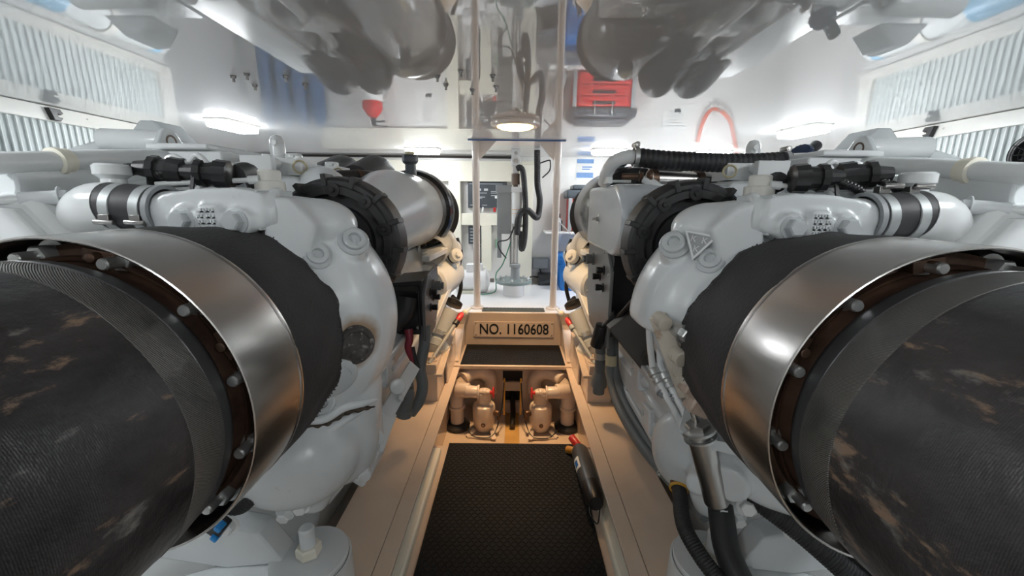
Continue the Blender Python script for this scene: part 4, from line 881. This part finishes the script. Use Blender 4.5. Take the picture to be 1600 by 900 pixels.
for (u, v) in ((0,-.015),(-.0135,.009),(.0135,.009)):
    k = text('letter', 'K', .023, (0,0,0), WHITE2, None, rot=(0,0,0), depth=.0012)
    k.data.transform(M((ux,uy,n)).transposed().to_4x4()); k.data.transform(M.Translation(c0+ux*u+uy*v+n*.003-V((.47,.99,1.18)))); k.parent = t

# ------------------------------------------------------------------ machinery beyond the posts
t = thing('control_rack', (-.3,4.13,.46), 'ivory grid of frame bars on the far wall left of the actuator column', 'frame')
obj('top_beam', G().span((-1.9,4.12,1.50),(.19,4.199,1.70)), CREAMW, t, bevel=.004)
obj('crossbar', G().span((-.60,4.12,1.065),(-.06,4.18,1.185)), CREAMW, t, bevel=.003)
for a, b, z in ((-.66,-.545,.50),(-.335,-.235,.60)): obj('upright', G().span((a,4.10,z),(b,4.18,1.50 if a < -.5 else 1.065)), CREAMW, t, bevel=.003)
obj('column', G().span((.055,4.05,.463),(.185,4.199,1.66)), CREAMW, t, bevel=.004)
t = thing('control_unit', (-.27,4.17,1.24), 'wide black control unit with printed lines above the ivory crossbar', 'control box')
obj('case', G().span((-.475,4.15,1.24),(-.08,4.199,1.50)), HAZE, t, bevel=.004)
g = G()
for z, x0, x1, h in ((1.41,-.40,-.34,.022),(1.41,-.31,-.27,.022),(1.385,-.40,-.28,.006),(1.40,-.24,-.14,.006),(1.385,-.24,-.12,.006),(1.36,-.24,-.16,.006),(1.345,-.40,-.30,.006),(1.335,-.40,-.33,.006),(1.475,-.46,-.12,.004),(1.265,-.45,-.40,.005),(1.265,-.33,-.28,.005)):
    g.span((x0,4.148,z),(x1,4.150,z+h))
obj('printed_marks', g, mat('pale print',(.55,.57,.58),.5), t)
obj('white_label', G().span((-.20,4.147,1.335),(-.155,4.150,1.36)), PAPER, t)
for x in (-.39,-.32): obj('lead', G().tube([(x,4.14,1.245),(x-.005,4.12,1.21),(x-.01,4.14,1.17)],.009,8), PAPER, t)
obj('red_plug', G().span((-.215,4.13,1.20),(-.19,4.16,1.245)), RED, t, bevel=.003)
for z0, z1, x0, x1, lb in ((.87,1.055,-.475,-.345,'small black fuse box under the ivory crossbar'),(.60,.86,-.42,-.345,'narrow black terminal box lowest beside the ivory upright')):
    t = thing('fuse_box', ((x0+x1)/2,4.17,z0), lb, 'control box')
    obj('case', G().span((x0,4.15,z0),(x1,4.199,z1)), HAZE, t, bevel=.003)
    g = G()
    for k in range(5): g.span((x0+.02,4.148,z0+.025+k*.032),(x1-.03,4.15,z0+.032+k*.032))
    obj('printed_marks', g, mat('pale print',(0,0,0)), t)
tag(obj('green_tag', G().span((-.195,4.18,.83),(-.155,4.199,.92)), SEAG, bevel=.003), 'pale green tag beside the grey column', 'tag')
t = thing('actuator_column', (0,3.6,.463), 'tall grey and white hydraulic actuator on a round flange between the posts', 'actuator')
obj('drum', G().lathe((0,3.6,.463),(0,0,1),[(0,.10),(.004,.098),(.10,.098),(.104,.11),(.112,.13)],48), DECK, t)
obj('round_flange', G().lathe((0,3.6,.573),(0,0,1),[(0,.155),(.006,.168),(.026,.168),(.032,.160),(.034,.0)],56), SLATE, t)
for k in range(10):
    a = k*PI/5+.2; obj('flange_bolt', G().hexb((math.cos(a)*.138,3.6+math.sin(a)*.138,.607),(0,0,1),.012,.02), ZINC, t)
obj('gland', G().lathe((.012,3.6,.607),(0,0,1),[(0,.05),(.02,.042),(.11,.040),(.115,.048),(.14,.048),(.145,.03)],32), GREYM, t)
obj('ram_rod', G().cyl((.0,3.6,.72),(.0,3.6,1.12),.014,seg=16), STEEL, t)
obj('guide_rod', G().cyl((-.03,3.61,.72),(-.03,3.61,1.05),.009,seg=12).cyl((.028,3.6,.74),(.028,3.6,1.02),.006,seg=10), STEELD, t)
obj('grey_channel', G().span((-.155,3.60,1.02),(-.03,3.68,1.43)).span((-.165,3.585,1.38),(-.025,3.69,1.445)).span((-.155,3.62,.80),(-.115,3.67,1.02)), GREYM, t, bevel=.004)
obj('white_cylinder', G().rod((.022,3.58,1.11),(.022,3.58,1.40),.045).span((-.028,3.53,1.385),(.075,3.63,1.43)), WHITE2, t, bevel=.003)
obj('amber_lines', G().ring((.022,3.58,1.20),(0,0,1),.0448,.0458,.004,32).ring((.022,3.58,1.235),(0,0,1),.0448,.0458,.004,32), AMBER, t)
obj('brown_sleeve', G().lathe((.008,3.58,1.43),(0,0,1),[(0,.020),(.02,.020),(.021,.036),(.11,.036),(.112,.02),(.13,.02)],24), BROWN, t)
obj('top_knuckle', G().span((-.03,3.56,1.60),(.045,3.60,1.745)).rod((.008,3.55,1.645),(.008,3.61,1.645),.042).span((-.02,3.56,1.54),(.035,3.60,1.62)), WHITE2, t, bevel=.006)
obj('knuckle_pin', G().lathe((.008,3.549,1.645),(0,-1,0),[(0,.020),(.006,.018),(.007,0)],20).lathe((.008,3.559,1.71),(0,-1,0),[(0,.014),(.004,.012),(.005,0)],16), STEELD, t)
obj('wire_clip', G().span((-.01,3.55,1.085),(.12,3.57,1.11)), PAPER, t)
tag(obj('black_conduit', G().ribbed([(.02,3.55,1.58),(.045,3.54,1.59),(.07,3.54,1.55),(.085,3.54,1.42),(.095,3.54,1.28),(.098,3.54,1.10),(.09,3.54,.96),(.07,3.54,.89),(.06,3.54,.95),(.066,3.54,1.05)],.024,.014,.06), RUBBER), 'black ribbed conduit looping beside the white actuator cylinder', 'conduit')
tag(obj('hanging_conduit', G().ribbed([(.19,3.6,1.74),(.195,3.6,1.60),(.20,3.6,1.45),(.222,3.6,1.33),(.215,3.6,1.20),(.19,3.57,1.17),(.12,3.54,1.23),(.06,3.53,1.215),(.03,3.52,1.13),(.03,3.53,1.02)],.026,.014,.06), RUBBER), 'black conduit hanging from the ceiling with a loop beside the right post', 'conduit')
tag(obj('cable_strap', G().tube([(.21,3.6,1.63),(.29,3.58,1.655),(.305,3.58,1.64),(.30,3.58,1.57),(.24,3.59,1.51)],.006,8), BLACK), 'thin black strap hooked from the hanging conduit', 'strap')
tag(obj('black_lead_wire', G().tube([(-.07,3.6,.80),(-.13,3.6,.88),(-.14,3.58,.95),(-.05,3.55,.98),(.0,3.54,1.09)],.006,8), BLACK), 'thin black lead along the grey column legs', 'wire')
tag(obj('green_wire', G().tube([(-.03,3.6,.95),(-.10,3.6,.75),(-.16,3.6,.66),(-.16,3.55,.58),(-.17,3.55,.50),(-.26,3.55,.475),(-.34,3.56,.475)],.005,8), GREEN), 'thin green earth wire running from the round flange to the motor', 'wire')
t = thing('electric_motor', (-.38,3.7,.463), 'white electric motor lying on the deck beside the left post', 'motor')
obj('body', G().lathe((-.56,3.7,.575),(1,0,0),[(0,.05),(.01,.085),(.03,.10),(.24,.10),(.25,.115),(.30,.118),(.31,.10),(.33,.05),(.34,0)],40), DECK, t)
obj('terminal_box', G().span((-.44,3.64,.66),(-.29,3.74,.735)), DECK, t, bevel=.008)
obj('foot', G().span((-.50,3.60,.463),(-.34,3.80,.49)), CREAMW, t, bevel=.004)
obj('shaft', G().cyl((-.23,3.7,.575),(-.185,3.7,.575),.02), STEELD, t)
t = thing('blue_bin', (.64,3.9,.463), 'bright blue plastic bin standing behind the right post', 'bin')
obj('bin', G().prism(rrect(.42,.34,.05),.463,.80,lambda u,v,z:(.645+u*(.9+.1*(z-.463)/.337),3.93+v*(.9+.1*(z-.463)/.337),z)), BLUE, t, bevel=.004)
obj('rim', G().prism(rrect(.45,.37,.05),.765,.81,lambda u,v,z:(.645+u,3.93+v,z)), BLUE, t, bevel=.008)
obj('ridge', G().prism(rrect(.425,.345,.05),.70,.715,lambda u,v,z:(.645+u,3.93+v,z)), BLUE, t)
t = thing('junction_box', (.28,4.17,.61), 'grey junction box on the wall beside the blue bin', 'box')
obj('case', G().span((.19,4.12,.62),(.365,4.199,.735)), GREYM, t, bevel=.006)
obj('lid', G().span((.20,4.112,.63),(.355,4.122,.725)), GREYM, t, bevel=.003)
obj('lead', G().tube([(.27,4.15,.625),(.29,4.13,.56),(.27,4.10,.535),(.20,4.0,.56),(.16,3.75,.60)],.008,8), BLACK, t)
t = thing('black_vent_box', (.33,4.1,.463), 'small black box on the deck beside the blue bin', 'box')
obj('case', G().prism([(.255,.463),(.42,.463),(.42,.50),(.42,.575),(.255,.575)],4.02,4.18,lambda u,v,y:(u,y,v)), BLACK, t, bevel=.004)
obj('flap', G().bar((.27,4.015,.485),(.41,4.015,.525),.006,.03), HAZE, t)
# shelf and its tool box
t = thing('wall_shelf', (.8,4.05,1.0), 'white wall shelf carrying the red tool box', 'shelf')
obj('board', G().span((.30,3.86,1.005),(1.25,4.199,1.025)), WALLW, t, bevel=.004)
obj('bracket', G().prism([(3.90,1.005),(4.199,1.005),(4.199,.80)],.44,.47,lambda u,v,x:(x,u,v)).prism([(3.90,1.005),(4.199,1.005),(4.199,.80)],1.1,1.13,lambda u,v,x:(x,u,v)), WALLW, t)
t = thing('tool_box', (.8,4.03,1.025), 'red tool box with black corners and lid on the white shelf', 'tool box')
obj('case', G().span((.53,3.92,1.035),(1.08,4.16,1.34)), RED, t, bevel=.015)
obj('lid', G().span((.50,3.90,1.34),(1.11,4.18,1.42)).span((.56,3.93,1.42),(1.05,4.15,1.47)), HAZE, t, bevel=.015)
for x in (.52,1.055): obj('corner_post', G().span((x,3.905,1.03),(x+.035,3.94,1.35)), GREYM, t, bevel=.004)
for k in range(3):
    dr = obj('drawer', G().span((.57,3.906,1.05+.097*k),(1.04,3.93,1.135+.097*k)), RED, t, bevel=.006)
    obj('drawer_latch', G().span((.70,3.898,1.10+.097*k),(.91,3.908,1.125+.097*k)), BLACK, dr, bevel=.003)
obj('lid_clasp', G().tube([(.72,3.895,1.30),(.72,3.885,1.36),(.72,3.895,1.40)],.006,8).tube([(.88,3.895,1.30),(.88,3.885,1.36),(.88,3.895,1.40)],.006,8), ZINC, t)
t = thing('grease_gun', (.42,3.95,1.025), 'black and grey canister tools beside the tool box on the shelf', 'tool')
obj('canister', G().lathe((.44,3.98,1.026),(0,0,1),[(0,.035),(.10,.035),(.115,.015),(.17,.012)],20), BLACK, t)
obj('can', G().lathe((.41,3.92,1.026),(0,0,1),[(0,.045),(.12,.045),(.13,.03)],24), GREYM, t)
obj('rod', G().cyl((.40,3.89,1.15),(.55,3.82,1.0),.005,seg=8), ZINC, t)
# notices
t = thing('blue_notice', (.66,4.19,1.56), 'blue and white notice sheet on the far wall right of the post', 'notice')
obj('sheet', G().span((.62,4.195,1.53),(.80,4.199,1.735)), PAPER, t)
obj('picture', G().span((.625,4.193,1.55),(.795,4.196,1.60)), POSTER, t); obj('picture', G().span((.625,4.193,1.69),(.795,4.196,1.73)), POSTER, t)
obj('text_bars', G().span((.68,4.193,1.65),(.78,4.196,1.66)).span((.68,4.193,1.63),(.76,4.196,1.638)), BLUE, t)
for x0, x1, z0, z1, lb in ((-.98,-.72,1.13,1.47,'white printed notice behind the silver drum, mirrored in the ceiling'),(1.45,1.74,1.24,1.50,'white printed notice behind the right engine, mirrored in the ceiling')):
    t = thing('notice_sign', ((x0+x1)/2,4.19,z0), lb, 'notice')
    obj('sheet', G().span((x0,4.194,z0),(x1,4.199,z1)), PAPER, t)
    g = G()
    for k in range(6): g.span((x0+.06,4.192,z1-.06-.028*k),(x1-.07-.02*(k % 3),4.195,z1-.054-.028*k))
    obj('text_bars', g, GREYM, t)
    obj('stamp', G().span(((x0+x1)/2-.03,4.192,z0+.04),((x0+x1)/2+.03,4.195,z0+.075)), HAZE, t)
t = thing('fire_extinguisher', (-1.35,3.95,.95), 'red fire extinguisher on the far wall behind the left engine, seen in the ceiling', 'extinguisher')
obj('cylinder', G().lathe((-1.33,3.98,1.0),(0,0,1),[(0,.06),(.02,.09),(.36,.09),(.42,.05),(.44,.025)],32), RED, t)
obj('valve', G().rod((-1.33,3.98,1.44),(-1.33,3.98,1.50),.02).bar((-1.33,3.98,1.50),(-1.20,3.95,1.52),.02,.012).bar((-1.33,3.98,1.475),(-1.22,3.95,1.47),.02,.012), BLACK, t)
obj('label', G().lathe((-1.33,3.98,1.18),(0,0,1),[(0,.0906),(.12,.0906)],32,cap=False), PAPER, t)
obj('bracket', G().span((-1.37,4.0,1.10),(-1.29,4.199,1.13)), GREYM, t)
for k in range(4):
    x = -2.35+.155*k
    t = thing('blue_cylinder', (x,4.08,.464), 'blue gas cylinder in the row behind the left engine, mirrored in the ceiling', 'cylinder', 'blue cylinders behind the left engine')
    obj('body', G().lathe((x,4.08,.464),(0,0,1),[(0,.05),(.02,.065),(.98,.065),(1.03,.03),(1.05,.02)],24), mat('muted blue steel',(.05,.13,.30),.4), t)
    obj('valve', G().rod((x,4.08,1.52),(x,4.08,1.57),.015), GREYM, t)
t = thing('orange_hose', (1.95,4.1,1.2), 'orange hose hanging on the far wall by the blue sign, mirrored in the ceiling', 'hose')
obj('hose', G().tube([(2.2,4.15,1.70),(2.12,4.12,1.5),(2.05,4.1,1.38),(1.9,4.1,1.30),(1.82,4.12,1.42),(1.80,4.15,1.6)],.018,12), ORANGE, t)
obj('hook', G().rod((1.95,4.199,1.32),(1.95,4.06,1.32),.012), ZINC, t)
# ------------------------------------------------------------------ camera, world, view
th = math.radians(12.16); ro = math.radians(.6)
fw = V((0, math.cos(th), -math.sin(th))); up = V((0, math.sin(th), math.cos(th))); rt = V((1,0,0))
r2 = rt*math.cos(ro)+up*math.sin(ro); u2 = up*math.cos(ro)-rt*math.sin(ro)
cam = bpy.data.cameras.new('camera'); co = bpy.data.objects.new('camera', cam); C.objects.link(co)
cam.lens = 14.; cam.sensor_width = 36.; cam.clip_start = .02; cam.shift_x = -2.5/1600
co.matrix_world = M.Translation((0,0,1.3)) @ M((r2, u2, -fw)).transposed().to_4x4()
SC.camera = co
w = bpy.data.worlds.new('world'); SC.world = w; w.use_nodes = True
w.node_tree.nodes['Background'].inputs['Color'].default_value = (.8,.85,.9,1); w.node_tree.nodes['Background'].inputs['Strength'].default_value = .05
SC.view_settings.view_transform = 'Standard'; SC.view_settings.look = 'None'; SC.view_settings.gamma = 1; SC.view_settings.use_curve_mapping = False
SC.view_settings.exposure = 0.48
